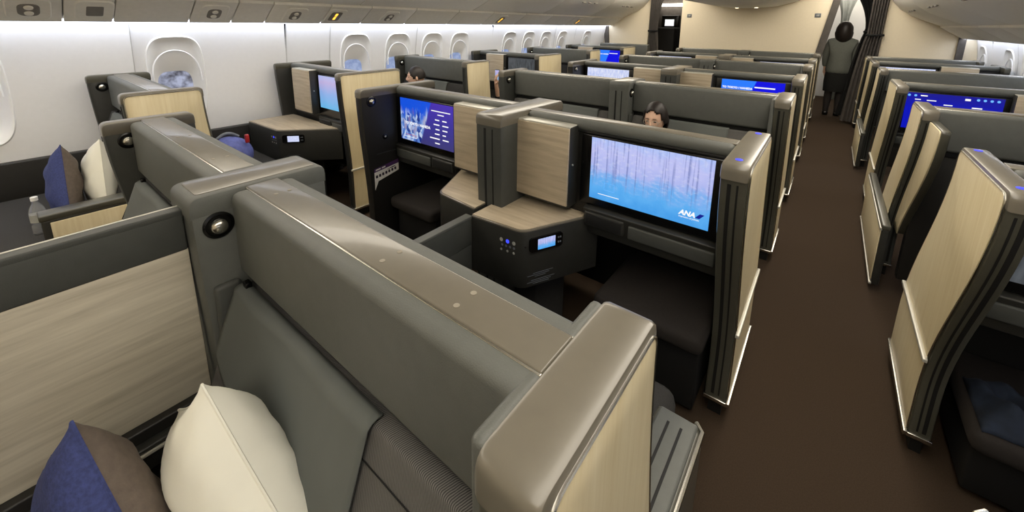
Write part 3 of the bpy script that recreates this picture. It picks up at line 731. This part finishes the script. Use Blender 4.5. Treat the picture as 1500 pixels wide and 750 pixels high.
for r, y in MONROWS.items():
    w = ROW[r]
    for k, (xa, dr, xin) in enumerate(((-.24, -1, -1.22), (-2.43, 1, -1.385))):
        half = ('right', 'left')[k]; kd = KINDS[(r, k)]; yy = y+(.06 if k else 0)
        monitor_wall(xa, dr, xin, yy, ZC, kd, 'dark monitor wall with leather top rail, %s from the camera, %s half of the centre block' % (w, half), '', 'monitor walls', foot=r == 'B',
                     slab='television showing a %s, on the %s centre wall, %s half' % (SAY[kd], w, half), bx='ash wood front locker beside the %s centre television, %s half' % (w, half))
        if r in 'BD':
            console((lambda s: (lambda u: (-1.22 if s == 0 else -1.40)+(u if s == 0 else -u)))(k), yy, .75, 'dark console with ash wood top below the %s centre locker, %s half' % (w, half), 'side consoles', ctl=(r == 'B' and k == 0))
    end_post(-.24, -.157, y-.25, y+.30, ZC, 'wood-faced post at the aisle end of the %s centre wall' % w, 1, 'aisle end posts', amt=.26, leds=r == 'B')
    end_post(-2.5, -2.43, y-.22, y+.43, ZC, 'dark post with charging disc at the left end of the %s centre wall' % w, -1, 'aisle end posts', amt=.05, lamp=1, jack=r == 'B', nar=False, shell='dark', mid=False)
    end_post(-1.385, -1.22, y-.22, y+.36, ZC, 'grey middle post between the two televisions of the %s centre wall' % w, 1, 'middle posts', amt=.02, wood_face=False, shell='leather_d', zb=.02)
# seats
seat(-1.22, -.24, .42, ZC, 'foreground charcoal woven seat with grey headrest cloth', 'suite seats', cover=(-1.19, -.56, .80, .70, -.87))
seat(-2.43, -1.385, .42, ZC, 'charcoal seat behind the wood partition in the left foreground', 'suite seats', cover=(-2.36, -1.75, .78, .78, -2.0))
seat(-1.22, -.24, 3.23, ZC, 'charcoal seat holding the dark-haired woman', 'suite seats', cover=(-1.10, -.50, .80, .80, -.8))
seat(-2.43, -1.385, 3.23, ZC, 'empty charcoal seat left of the dark-haired woman', 'suite seats', cover=(-2.1, -1.5, .80, .80, -1.8))
ottoman(-.74, -.25, 1.58, 2.1, .43, 'dark footrest under the lake-picture television', 'footrests')
ottoman(-2.41, -1.95, 1.64, 2.15, .43, 'dark footrest under the city-picture television', 'footrests')
# seats facing away behind the foreground wall
seat(-1.22, -.24, .42, ZC, 'dark seat facing away behind the foreground wall', 'suite seats', face=1, fabric='seat2')
# foreground partition between the two centre suites
def partition(x0, x1, y0, y1, zt, zw, zb, lab, face=1, matw='wood_y', ledge=True, rail='silver'):
    t = thing('partition', ((x0+x1)/2, (y0+y1)/2, 0), lab, 'partition', 'suite partitions')
    MB().box(x0, y0, zw-.01, x1, y1, zt-.012, .006).build('upper_band', 'leather_d', t)
    MB().box(x0, y0, zt-.02, x1, y1, zt-.001, .004).build('top_band', 'leather_d', t)
    MB().box(x0-.001, y0, zt-.014, x0+.009 if rail == 'silver' else x1+.001, y1, zt, .003).build('top_rail', rail, t)
    MB().box(x0+.004, y0, zb, x1-.004, y1, zw-.006, .002).build('wood_panel', matw, t)
    MB().box(x0-.006, y0, .05, x1+.02, y1, zb, .006).build('base', 'dark', t)
    if ledge:
        MB().box(x1+.02, y0, zb-.10, x1+.05, y1-.02, zb-.03, .006).build('ledge', 'dark2', t)
        MB().tube([(x1+.054, y0, zb-.045), (x1+.054, y1-.03, zb-.045)], .005, 8).build('ledge_trim', 'silver', t)
partition(-1.325, -1.285, -1.6, .249, 1.186, 1.08, .635, 'ash wood partition with grey leather band in the left foreground')
partition(-1.325, -1.285, .605, 1.34, .745, .60, .45, 'low grey leather partition running to the lake-picture suite console', matw='leather_d', ledge=False, rail='leather')
# aisle armrests
def armrest(x0, x1, y0, y1, z, lab, sd):
    t = thing('aisle_armrest', ((x0+x1)/2, (y0+y1)/2, 0), lab, 'armrest', 'aisle armrests')
    MB().box(x0, y0, .12, x1, y1, z-.01, .012).build('body', 'post', t)
    MB().box(x0+.01, y0, z-.02, x1-.012 if sd > 0 else x1, y1-.01, z, .008).build('top', 'leather', t)
    xm = (x0+x1)/2
    for dx in (-.022, .012): MB().box(xm+dx, y0+.05, z-.003, xm+dx+.007, y1-.05, z+.0012, .001).build('groove', 'black', t)
    xs = x1 if sd > 0 else x0
    MB().tube([(xs, y0, z-.008), (xs, y1-.02, z-.008), (xs-sd*.02, y1, z-.008)], .006, 8).build('edge_trim', 'chrome', t)
armrest(-.262, -.137, .705, 1.05, .60, 'grey lowered armrest between the foreground post and the aisle', 1)
armrest(.40, .53, .85, 1.24, .60, 'grey lowered armrest at the bottom right of the aisle', -1)

# window suites, left
ZL = 1.26
WSEAT = {'A': .60, 'C': 3.32, 'E': 6.15}
WMON = {'B': 1.85, 'D': 4.66, 'F': 7.45}
def win_block(sd, zt, XA, XO, seats, mons, kinds, rows):
    """sd -1 left block: aisle face at XA, outer plate at XO"""
    name = 'left' if sd < 0 else 'right'
    p0, p1 = sorted((XA, XA+sd*.065)); xi = XA+sd*.065
    o0, o1 = sorted((XO, XO+sd*.05))
    for r in rows:
        if r in seats:
            y = seats[r]
            seat_wall(*sorted((xi, XO)), y, zt, 'grey padded leather seat-back wall of the %s window suite, %s from the camera' % (name, ROW[r]), 'padded seat-back walls')
            end_post(p0, p1, y-.19, y+.19, zt, 'wood-faced post at the aisle end of the %s %s window wall' % (ROW[r], name), -sd, 'window suite posts', amt=.06 if sd < 0 else .42, nar=True, shell='leather_d', mid=sd > 0)
            end_post(o0, o1, y-.19, y+.17, zt, 'dark plate with lamp at the window end of the %s %s window wall' % (ROW[r], name), sd, 'window suite posts', amt=.05, lamp=-sd, wood_face=False, nar=False, shell='dark2', capmat='post')
        else:
            y = mons[r]; kd = kinds[r]
            monitor_wall(xi, sd, XO, y, zt, kd, 'dark monitor wall of the %s window suite, %s from the camera' % (name, ROW[r]), '', 'monitor walls', scr_u=(-.005+.035, .565), box_u=(.60, .93), foot=r == 'B',
                         slab='television showing a %s, in the %s %s window suite' % (SAY[kd], ROW[r], name), bx='ash wood front locker in the %s %s window suite' % (ROW[r], name))
            end_post(p0, p1, y-.16 if sd < 0 else y-.29, y+.43 if sd < 0 else y+.28, zt, 'tall wood-faced post at the aisle end of the %s %s window wall' % (ROW[r], name), -sd, 'window suite posts', amt=.05 if sd < 0 else .34, leds=(sd > 0 and r == 'B'), shell='post' if sd > 0 else 'dark2', mid=True)
            end_post(o0, o1, y-.14, y+.43, zt, 'dark plate at the window end of the %s %s window wall' % (ROW[r], name), sd, 'window suite posts', amt=.05, wood_face=False, nar=False, shell='dark2', capmat='post')
win_block(-1, ZL, -3.07, -4.27, WSEAT, WMON, {'B': 'pink', 'D': 'off', 'F': 'blue'}, 'ABCDEF')
ZR = 1.225
win_block(1, ZR, .445, 1.62, {'C': 3.33, 'E': 6.15, 'G': 8.6}, {'B': 1.98, 'D': 4.66, 'F': 7.45}, {'B': 'off', 'D': 'menu', 'F': 'pale'}, 'BCDEFG')
t = seat_wall(-4.27, -3.15, 8.85, ZL, 'grey padded wall of the last left window suite against the bulkhead', 'padded seat-back walls')
# window consoles and seats, left
console(lambda u: -4.14+u*1.9, 1.78, .74, 'dark console with wood top and small lit handset in the left window suite', 'side consoles', hs='pale')
seat(-4.27, -3.13, .60, ZL, 'charcoal window seat with pillows at the far left', 'suite seats', cover=(-4.1, -3.4, .8, .8, -3.7), fabric='seat2')
seat(-4.27, -3.13, .60, ZL, 'dark window seat facing away that carries the violet bag', 'suite seats', face=1, fabric='seat2')
seat(-4.27, -3.13, 3.32, ZL, 'charcoal window seat holding the leaning passenger', 'suite seats', cover=(-3.95, -3.45, .82, .82, -3.7), fabric='seat2')
seat(-4.27, -3.13, 3.32, ZL, 'charcoal window seat holding the passenger with a phone', 'suite seats', face=1, fabric='seat2')
def lowpanel(xf, y0, y1, z1, lab, sd, th=.10):
    t = thing('aisle_armrest', (xf, (y0+y1)/2, 0), lab, 'armrest', 'aisle armrests')
    MB().box(xf-th if sd < 0 else xf, y0, .10 if sd < 0 else .04, xf if sd < 0 else xf+th, y1, z1-.03, .01).build('body', 'dark2', t)
    MB().box(xf-th if sd < 0 else xf-.004, y0-.006, z1-.035, xf+.004 if sd < 0 else xf+th, y1+.004, z1, .008).build('top', 'post', t)
    xs = xf
    MB().box(xs, y0+(.03 if sd < 0 else .008), .16 if sd < 0 else .07, xs-sd*.005, y1-.01, z1-.045, .002).build('wood_panel', 'wood_v', t)
    if sd > 0:
        MB().box(xs-.010, y0-.004, z1-.040, xs+.004, y1, z1-.022, .003).build('top_trim', 'silver', t)
        MB().box(xs-.010, y0-.004, .04, xs+.004, y1, .056, .003).build('base_trim', 'silver', t)
lowpanel(-3.07, .03, .42, .68, 'low armrest with pale wood panel beside the far left pillows', -1)
lowpanel(.398, 3.30, 4.50, .46, 'low pale wood side panel along the right aisle', 1, .042)
lowpanel(.398, 6.2, 7.2, .46, 'low pale wood side panel far down the right aisle', 1, .042)
# sliding door slab beside the third right post
t = thing('sliding_door', (.50, 3.0, .12), 'half-open pale wood sliding door beside the third right post', 'door')
dp = [(2.84+sshift(z, 1.175, .58), z) for z in [.40+.775*i/16 for i in range(17)]]; df = [(3.135+sshift(z, 1.225, .42), z) for z in [.40+.775*i/16 for i in range(17)]]
pl = rpoly(dp+df[::-1], [0]*16+[.02, .02]+[0]*16)
MB().prism(pl, 'x', .48, .515, .006).build('shell', 'post', t)
MB().prism([(p[0]*1+(.008 if i < len(pl)/2 else -.008), p[1]-.006) for i, p in enumerate(pl)], 'x', .475, .482, .001).build('wood_panel', 'wood_v', t)
# ledges along the window walls
for sd, lab in ((-1, 'left'), (1, 'right')):
    x0 = CX+sd*2.995; x1 = CX+sd*3.05
    struct(MB().box(x0, -2, .02, x1, 8.7, .70, .01).build('trim_10' if sd < 0 else 'trim_11', 'dark'))
# right foreground suite interior
seat(.56, 1.62, .62, ZR, 'dark seat in the right foreground suite', 'suite seats', face=1, fabric='seat2')
ottoman(.56, .95, 1.88, 2.4, .32, 'dark footrest in the right foreground suite', 'footrests')

# ------------------------------------------------------------------ loose things
pillow('pillow', (-.836, .183, .718), .38, .44, .19, (9, -42, 0), ('white', 'white'), 'white pillow leaning on the foreground seat', 'pillows')
pillow('cushion', (-.98, .002, .684), .40, .42, .15, (4, -42, 8), ('blue', 'brown'), 'navy and brown cushion in the bottom left foreground', 'cushions')
pillow('pillow', (-3.59, .32, .68), .40, .42, .16, (-5, -22, 0), ('white', 'white'), 'white pillow on the far left window seat', 'pillows')
pillow('cushion', (-3.59, .16, .67), .40, .42, .15, (-4, -25, 0), ('blue', 'brown'), 'navy and brown cushion on the far left window seat', 'cushions')
def bottle(x, y, z, lab):
    t = thing('water_bottle', (x, y, z), lab, 'bottle')
    pr = [(.030, 0), (.033, .01), (.033, .05), (.030, .06), (.033, .07), (.033, .13), (.028, .155), (.013, .185), (.013, .20)]
    MB().lathe(pr, (x, y, z), (0, 0, 1), 24).build('body', 'clear', t)
    MB().lathe([(.015, .198), (.015, .218), (.012, .22)], (x, y, z), (0, 0, 1), 20).build('cap', 'white_p', t)
    MB().lathe([(.0336, .075), (.0336, .12)], (x, y, z), (0, 0, 1), 24).build('wrap', 'label', t)
bottle(-3.42, .03, .47, 'clear plastic water bottle beside the far left cushion')
t = thing('bag', (-3.75, 1.08, .47), 'violet blue cloth bag with red tag behind the left centre wall', 'bag')
MB().ell((-3.75, 1.08, .60), (.16, .17, .15)).build('body', 'bag', t)
MB().tube([(-3.75+.0, 1.0+.16*k/8, .74+.04*math.sin(math.pi*k/8)) for k in range(9)], .012, 8).build('handle', 'plate', t)
MB().box(-3.66, 1.17, .70, -3.63, 1.20, .77, .008).build('red_tag', 'red', t)
t = thing('safety_card', (-2.43, 1.62, .57), 'white safety card with purple header in the pocket of the left post', 'card')
def card(name, mat, pts, d0, d1): MB().prism(pts, 'x', -2.43+d0, -2.43+d1).build(name, mat, t)
card('sheet', 'paper', [(1.545, .50), (1.575, .56), (1.75, .60), (1.75, .655), (1.545, .63)], .0028, .0045)
card('header', 'purple', [(1.545, .63), (1.75, .655), (1.75, .685), (1.545, .655)], .0028, .0046)
for k in range(7): card('pictogram', 'ink', rpoly([(1.555+.026*k, .585+.004*k), (1.572+.026*k, .585+.004*k), (1.572+.026*k, .606+.004*k), (1.555+.026*k, .606+.004*k)], .005), .0045, .005)
card('aircraft_print', 'ink', rpoly([(1.63, .625), (1.70, .632), (1.735, .642), (1.70, .640)], .003), .0045, .005)
for ya, yb_ in ((1.555, 1.595), (1.605, 1.635)): card('header_line', 'paper', [(ya, .640+(ya-1.555)*.12), (yb_, .640+(yb_-1.555)*.12), (yb_+.003, .650+(yb_-1.555)*.12), (ya+.003, .650+(ya-1.555)*.12)], .0046, .005)

def blanket(c, r, mat, lab, seed=0):
    t = MB()
    def f(u, v):
        a, b = 2*u-1, 2*v-1; h = max(0, 1-a**4)*max(0, 1-b**4)
        return (c[0]+a*r[0], c[1]+b*r[1], c[2]+r[2]*h*(.6+.4*math.sin(5*a+seed)*math.cos(4*b+a*3))+.004)
    t.grid(f, 30, 30)
    o = t.build('blanket', mat, loc=c, sharp=80)
    md = o.modifiers.new('thickness', 'SOLIDIFY'); md.thickness = .012; md.offset = -1
    return tag(o, lab, 'blanket')
blanket((.70, 2.04, .318), (.12, .14, .10), 'denim', 'crumpled dark blue blanket on the footrest at the right edge')

# ------------------------------------------------------------------ people
def head_bm(bm, c, sc, fwd, tilt=0):
    """head with brow, nose, chin, lips, ears; fwd = direction faced in plan (angle)"""
    h = bmesh.new(); bmesh.ops.create_uvsphere(h, u_segments=40, v_segments=28, radius=1)
    for v in h.verts:
        x, y, z = v.co; f = max(0, -y)      # face looks to -y
        px = x*.072*(1-.18*max(0, -z)**1.5); py = y*.092; pz = z*.112
        if z < -.3: py += -.010*f*min(1, (-z-.3)*2)
        if f > .3:
            py -= .024*math.exp(-((x/.16)**2+((z+.12)/.20)**2)) + .012*math.exp(-((x/.12)**2+((z-.02)/.2)**2))
            for s_ in (-1, 1): py += .010*math.exp(-(((x-s_*.36)/.2)**2+((z-.10)/.13)**2))
            py -= .006*math.exp(-((x/.5)**2+((z-.3)/.12)**2))
            py -= .008*math.exp(-((x/.25)**2+((z+.48)/.07)**2)); py += .004*math.exp(-((x/.3)**2+((z+.56)/.03)**2))
            py -= .008*math.exp(-((x/.3)**2+((z+.85)/.15)**2))
        v.co = (px, py, pz)
    for s_ in (-1, 1):
        e = bmesh.ops.create_uvsphere(h, u_segments=12, v_segments=8, radius=1)
        for v in e['verts']: v.co = Vector((s_*.074+v.co.x*.010, .005+v.co.y*.018, -.005+v.co.z*.03))
    mtx = Matrix.Translation(c) @ Matrix.Rotation(fwd, 4, 'Z') @ Matrix.Rotation(tilt, 4, 'X') @ Matrix.Scale(sc, 4)
    for v in h.verts: v.co = mtx @ v.co
    me = bpy.data.meshes.new('tmp'); h.to_mesh(me); h.free(); bm.from_mesh(me); bpy.data.meshes.remove(me)
    return mtx
def skin(pts, edges, rad, root=0, sub=2):
    me = bpy.data.meshes.new('tmp_skin'); me.from_pydata(pts, edges, [])
    o = bpy.data.objects.new('tmp_skin', me); COL.objects.link(o)
    md = o.modifiers.new('s', 'SKIN'); md.use_smooth_shade = True
    if not me.skin_vertices: 
        pass
    for i, sv in enumerate(me.skin_vertices[0].data):
        rr = rad[i]; sv.radius = rr if isinstance(rr, tuple) else (rr, rr); sv.use_root = (i == root)
    ms = o.modifiers.new('d', 'SUBSURF'); ms.levels = sub; ms.render_levels = sub
    bpy.context.view_layer.update()
    out = bpy.data.meshes.new_from_object(o.evaluated_get(bpy.context.evaluated_depsgraph_get()))
    bpy.data.objects.remove(o); bpy.data.meshes.remove(me)
    return out
def chain_builder():
    P, E_, Rd = [], [], []
    def add(p, r, par=None):
        P.append(tuple(p)); Rd.append(r); i = len(P)-1
        if par is not None: E_.append((par, i))
        return i
    return P, E_, Rd, add
def hand(add, wrist, d, palm_n, thumb_side, par, curl=.5, s=1.0):
    """five-fingered hand grown from wrist along d; palm_n = palm normal, thumb on thumb_side"""
    d = Vector(d).normalized(); n = Vector(palm_n).normalized(); sd = d.cross(n).normalized()*thumb_side
    w = Vector(wrist); pc = add(w+d*.045*s, (.028*s, .016*s), par)
    pe = add(w+d*.075*s, (.034*s, .015*s), pc)
    for k, (o, L) in enumerate(((.030, .072), (.010, .080), (-.010, .074), (-.029, .058))):
        p = w+d*.088*s+sd*o*s; a = add(p, .009*s, pe); dirv = d.copy()
        for j in range(3):
            dirv = (dirv+n*curl*(.6+.2*j)).normalized(); p = p+dirv*L*s/3; a = add(p, (.0085-.0008*j)*s, a)
    p = w+d*.035*s+sd*.034*s; a = add(p, .011*s, pc); dirv = (d+sd*.8+n*.3).normalized()
    for j in range(2): p = p+dirv*.033*s; a = add(p, .0095*s, a); dirv = (dirv+d*.4+n*.3).normalized()
def seated(name, base, face, lab, hips, chest, neck, head, arms, knees, feet, skinmat='skin', shirt='black_cloth', hair_style='bob', headtilt=0, glasses=False, hs=1.0):
    t = thing(name, base, lab, 'person')
    P, E_, Rd, add = chain_builder()
    h = add(hips, (.15, .12)); b = add(Vector(hips).lerp(Vector(chest), .5), (.14, .11), h); c = add(chest, (.16, .11), b); n = add(neck, .05, c)
    hd = add(Vector(neck).lerp(Vector(head), .6), .045, n)
    for (sh, el, wr, hand_d, hand_n, ts, cu) in arms:
        s_ = add(sh, .058, c); e = add(el, .042, s_); w = add(wr, (.030, .024), e)
        hand(add, wr, hand_d, hand_n, ts, w, cu)
    for (k, f) in zip(knees, feet):
        hp = add(Vector(hips).lerp(Vector(k), .18), .085, h); kk = add(k, .058, hp); ff = add(f, .040, kk); add(Vector(f)+(Vector(f)-Vector(k)).cross(Vector((0, 0, 0)))+Vector(face)*.15+Vector((0, 0, -.03)), (.035, .028), ff)
    me = skin(P, E_, Rd)
    bm = bmesh.new(); bm.from_mesh(me); bpy.data.meshes.remove(me)
    ang = math.atan2(face[0], -face[1])
    mtx = head_bm(bm, head, hs, ang, headtilt)
    for v in bm.verts: v.co -= Vector(base)
    m2 = bpy.data.meshes.new('body'); bm.to_mesh(m2); bm.free()
    o = bpy.data.objects.new('body', m2); COL.objects.link(o); o.parent = t; m2.materials.append(MT[skinmat])
    rm = o.modifiers.new('fuse', 'REMESH'); rm.mode = 'VOXEL'; rm.voxel_size = .006; rm.use_smooth_shade = True
    # clothing: a slightly larger torso, sleeves and trousers
    P, E_, Rd, add = chain_builder()
    h = add(hips, (.19, .155)); b = add(Vector(hips).lerp(Vector(chest), .5), (.185, .15), h); c = add(chest, (.21, .15), b); add(Vector(chest).lerp(Vector(neck), .9), (.09, .085), c)
    for (sh, el, wr, *_q) in arms:
        s_ = add(sh, .082, c); e = add(el, .054, s_); add(Vector(el).lerp(Vector(wr), .55), .046, e)
    for (k, f) in zip(knees, feet):
        hp = add(Vector(hips).lerp(Vector(k), .18), .1, h); kk = add(k, .07, hp); add(Vector(k).lerp(Vector(f), .9), .055, kk)
    me = skin(P, E_, Rd)
    for v in me.vertices: v.co -= Vector(base)
    o2 = bpy.data.objects.new('clothing', me); COL.objects.link(o2); o2.parent = t; me.materials.clear(); me.materials.append(MT[shirt])
    for p in me.polygons: p.use_smooth = True
    add_hair(t, mtx, hair_style)
    eyes(t, mtx, glasses)
    return t
def bake(t, m, mtx, name, mat, sharp=80):
    for v in m.bm.verts: v.co = mtx @ v.co
    return m.build(name, mat, t, sharp=sharp)
def add_hair(t, mtx, style, k_=1.0):
    mtx = mtx @ Matrix.Scale(k_, 4)
    m = MB(); b = bmesh.ops.create_uvsphere(m.bm, u_segments=40, v_segments=28, radius=1)
    kill = []
    for v in b['verts']:
        x, y, z = v.co
        front = -y > .25 and z < .66-1.0*abs(x)**2 
        if style == 'bob':
            side = abs(x) > .55 or y > .1
            k = 1+.05*math.sin(14*x+3*z)*.4
            if z < 0 and not front:
                v.co = (x*.094*k*(1+.10*min(1, -z)), y*.108+.012, max(-.155, z*.17)); continue
            v.co = (x*.088*k, y*.110+.010, z*.128+.002)
        else:
            v.co = (x*.081, y*.103+.008, z*.122+.004)
        if style == 'short' and z < -.25: kill.append(v); continue
        if front: kill.append(v)
    if style == 'bob':
        kill += [v for v in m.bm.verts if v.co.y < -.028 and v.co.z < .06 and abs(v.co.x) < .062 and v not in kill]
    bmesh.ops.delete(m.bm, geom=list(set(kill)), context='VERTS')
    o = bake(t, m, mtx, 'hair', 'hair')
    md = o.modifiers.new('thickness', 'SOLIDIFY'); md.thickness = .008; md.offset = -1
def eyes(t, mtx, glasses):
    e = MB(); br = MB(); li = MB()
    for s_ in (-1, 1):
        e.ell((s_*.027, -.0835, .010), (.011, .004, .0035), 12, 8)
        br.tube([(s_*(.014+.006*k), -.092+.0018*k, .034+.002*math.sin(k)) for k in range(5)], .0022, 6)
    li.ell((0, -.095, -.054), (.020, .005, .006), 14, 8)
    bake(t, e, mtx, 'eyes', 'gloss'); bake(t, br, mtx, 'eyebrows', 'hair'); bake(t, li, mtx, 'lips', 'red')
    if glasses:
        g = MB()
        for s_ in (-1, 1):
            g.tube([(s_*.030+.023*math.cos(2*math.pi*k/20), -.103+abs(.023*math.cos(2*math.pi*k/20)+s_*.03)**2*3, .006+.018*math.sin(2*math.pi*k/20)) for k in range(21)], .0013, 6)
            g.tube([(s_*.053, -.095, .010), (s_*.072, -.03, .008), (s_*.078, .01, .004)], .0013, 6)
        g.tube([(-.008, -.103, .010), (.008, -.103, .010)], .0013, 6)
        bake(t, g, mtx, 'glasses', 'silver')
# woman in the third row, facing the camera, looking down
seated('person', (-.96, 2.75, .47), (0, -1, 0), 'seated person with dark hair and glasses looking down behind the lake-picture television', (-.96, 2.88, .56), (-.96, 2.98, .80), (-.96, 3.0, .90), (-.96, 2.95, 1.0),
       [((-1.13, 2.97, .82), (-1.16, 2.80, .64), (-1.02, 2.64, .62), (.6, -.6, 0), (0, 0, -1), 1, .3), ((-.79, 2.97, .82), (-.76, 2.80, .64), (-.90, 2.64, .62), (-.6, -.6, 0), (0, 0, -1), -1, .3)],
       [(-1.05, 2.45, .55), (-.87, 2.45, .55)], [(-1.05, 2.38, .12), (-.87, 2.38, .12)], shirt='curtain', headtilt=R(14), glasses=True, hs=.98)
# passenger leaning toward the window
seated('person', (-3.72, 2.85, .47), (-.6, -.8, 0), 'seated person with short dark hair leaning by the left window, mostly hidden', (-3.68, 2.95, .56), (-3.71, 3.05, .82), (-3.72, 3.04, .93), (-3.72, 2.98, 1.06),
       [((-3.88, 3.04, .84), (-3.98, 2.85, .66), (-3.84, 2.70, .62), (.5, -.7, 0), (0, 0, -1), 1, .3), ((-3.54, 3.02, .84), (-3.48, 2.85, .66), (-3.6, 2.68, .62), (-.5, -.7, 0), (0, 0, -1), -1, .3)],
       [(-3.8, 2.58, .55), (-3.58, 2.58, .55)], [(-3.8, 2.56, .12), (-3.58, 2.56, .12)], shirt='black_cloth', hair_style='short', headtilt=R(8))
# passenger holding a phone, facing away
seated('person', (-3.5, 3.85, .47), (0, 1, 0), 'seated person holding up a phone beside the left aisle, only an arm in view', (-3.45, 3.72, .56), (-3.45, 3.58, .80), (-3.45, 3.6, .90), (-3.45, 3.64, 1.0),
       [((-3.62, 3.62, .80), (-3.68, 3.8, .64), (-3.55, 3.98, .62), (.5, .6, 0), (0, 0, -1), -1, .3), ((-3.28, 3.62, .80), (-3.19, 3.84, .68), (-3.165, 3.75, .93), (.0, -.12, 1), (.5, .8, 0), -1, .5)],
       [(-3.55, 4.15, .55), (-3.35, 4.15, .55)], [(-3.55, 4.25, .12), (-3.35, 4.25, .12)], shirt='black_cloth', hair_style='short')
t = thing('phone', (-3.17, 3.76, 1.02), 'lit phone held in a raised hand beside the left aisle', 'phone')
MB().box(-3.20, 3.765, .985, -3.13, 3.773, 1.125, .004).build('case', 'gloss', t)
MB().box(-3.196, 3.762, .992, -3.134, 3.766, 1.118, .001).build('screen', SCR['pink'], t)
b = blanket((-3.38, 4.05, .61), (.24, .28, .06), 'white', 'white blanket over the lap of the phone-holding passenger', 2)
# attendant standing beyond the right doorway, back to the camera
def attendant():
    bx, by = .13, 9.9
    t = thing('person', (bx, by, 0), 'standing person with black bob, grey jacket and black skirt seen from behind in the doorway', 'person')
    P, E_, Rd, add = chain_builder()
    h = add((bx, by, .92), (.15, .11)); b = add((bx, by, 1.12), (.125, .10), h); c = add((bx, by, 1.32), (.155, .10), b); n = add((bx, by, 1.47), .05, c); add((bx, by, 1.55), .045, n)
    for s_ in (-1, 1):
        sh = add((bx+s_*.17, by, 1.38), .05, c); el = add((bx+s_*.22, by+.02, 1.10), .04, sh); wr = add((bx+s_*.20, by+.10, .88), (.028, .022), el)
        hand(add, (bx+s_*.20, by+.10, .88), (0, .15, -1), (-s_, 0, 0), s_, wr, .25)
        hp = add((bx+s_*.085, by, .80), .085, h); k = add((bx+s_*.085, by-.005, .48), .058, hp); f = add((bx+s_*.085, by-.01, .10), .038, k); add((bx+s_*.085, by+.13, .035), (.038, .028), f)
    me = skin(P, E_, Rd); bm = bmesh.new(); bm.from_mesh(me); bpy.data.meshes.remove(me)
    mtx = head_bm(bm, (bx, by+.01, 1.60), .92, math.pi)
    for v in bm.verts: v.co -= Vector((bx, by, 0))
    m2 = bpy.data.meshes.new('body'); bm.to_mesh(m2); bm.free(); o = bpy.data.objects.new('body', m2); COL.objects.link(o); o.parent = t; m2.materials.append(MT['skin'])
    rm = o.modifiers.new('fuse', 'REMESH'); rm.mode = 'VOXEL'; rm.voxel_size = .008; rm.use_smooth_shade = True
    P, E_, Rd, add = chain_builder()
    g_ = add((bx, by, .76), (.21, .165)); h = add((bx, by, .92), (.215, .165), g_); b = add((bx, by, 1.12), (.18, .145), h); c = add((bx, by, 1.33), (.21, .15), b); add((bx, by, 1.50), (.10, .095), c)
    for s_ in (-1, 1):
        sh = add((bx+s_*.18, by, 1.385), .085, c); el = add((bx+s_*.225, by+.02, 1.10), .055, sh); add((bx+s_*.205, by+.09, .92), .045, el)
    me = skin(P, E_, Rd)
    for v in me.vertices: v.co -= Vector((bx, by, 0))
    o2 = bpy.data.objects.new('jacket', me); COL.objects.link(o2); o2.parent = t; me.materials.clear(); me.materials.append(MT['jacket'])
    for p in me.polygons: p.use_smooth = True
    prof = [(.165, .90), (.185, .80), (.19, .65), (.18, .47), (.17, .47)]
    m = MB(); m.lathe(prof, (0, 0, 0), (0, 0, 1), 28)
    for v in m.bm.verts: v.co = Vector((bx+v.co.x, by+v.co.y*.75, v.co.z))
    m.build('skirt', 'skirt', t)
    for s_ in (-1, 1):
        m = MB(); m.tube([(bx+s_*.085, by, .50), (bx+s_*.085, by-.005, .33), (bx+s_*.085, by-.01, .12), (bx+s_*.085, by, .07)], [.062, .062, .045, .045], 14); m.build('stocking', 'stocking', t)
        m = MB(); m.prism(rpoly([(bx+s_*.085-.045, by-.06), (bx+s_*.085+.045, by-.06), (bx+s_*.085+.04, by+.18), (bx+s_*.085-.04, by+.18)], .03), 'z', 0.001, .075, .015); m.build('shoe', 'gloss', t)
    add_hair(t, mtx, 'bob', 1.5); eyes(t, mtx, False)
attendant()
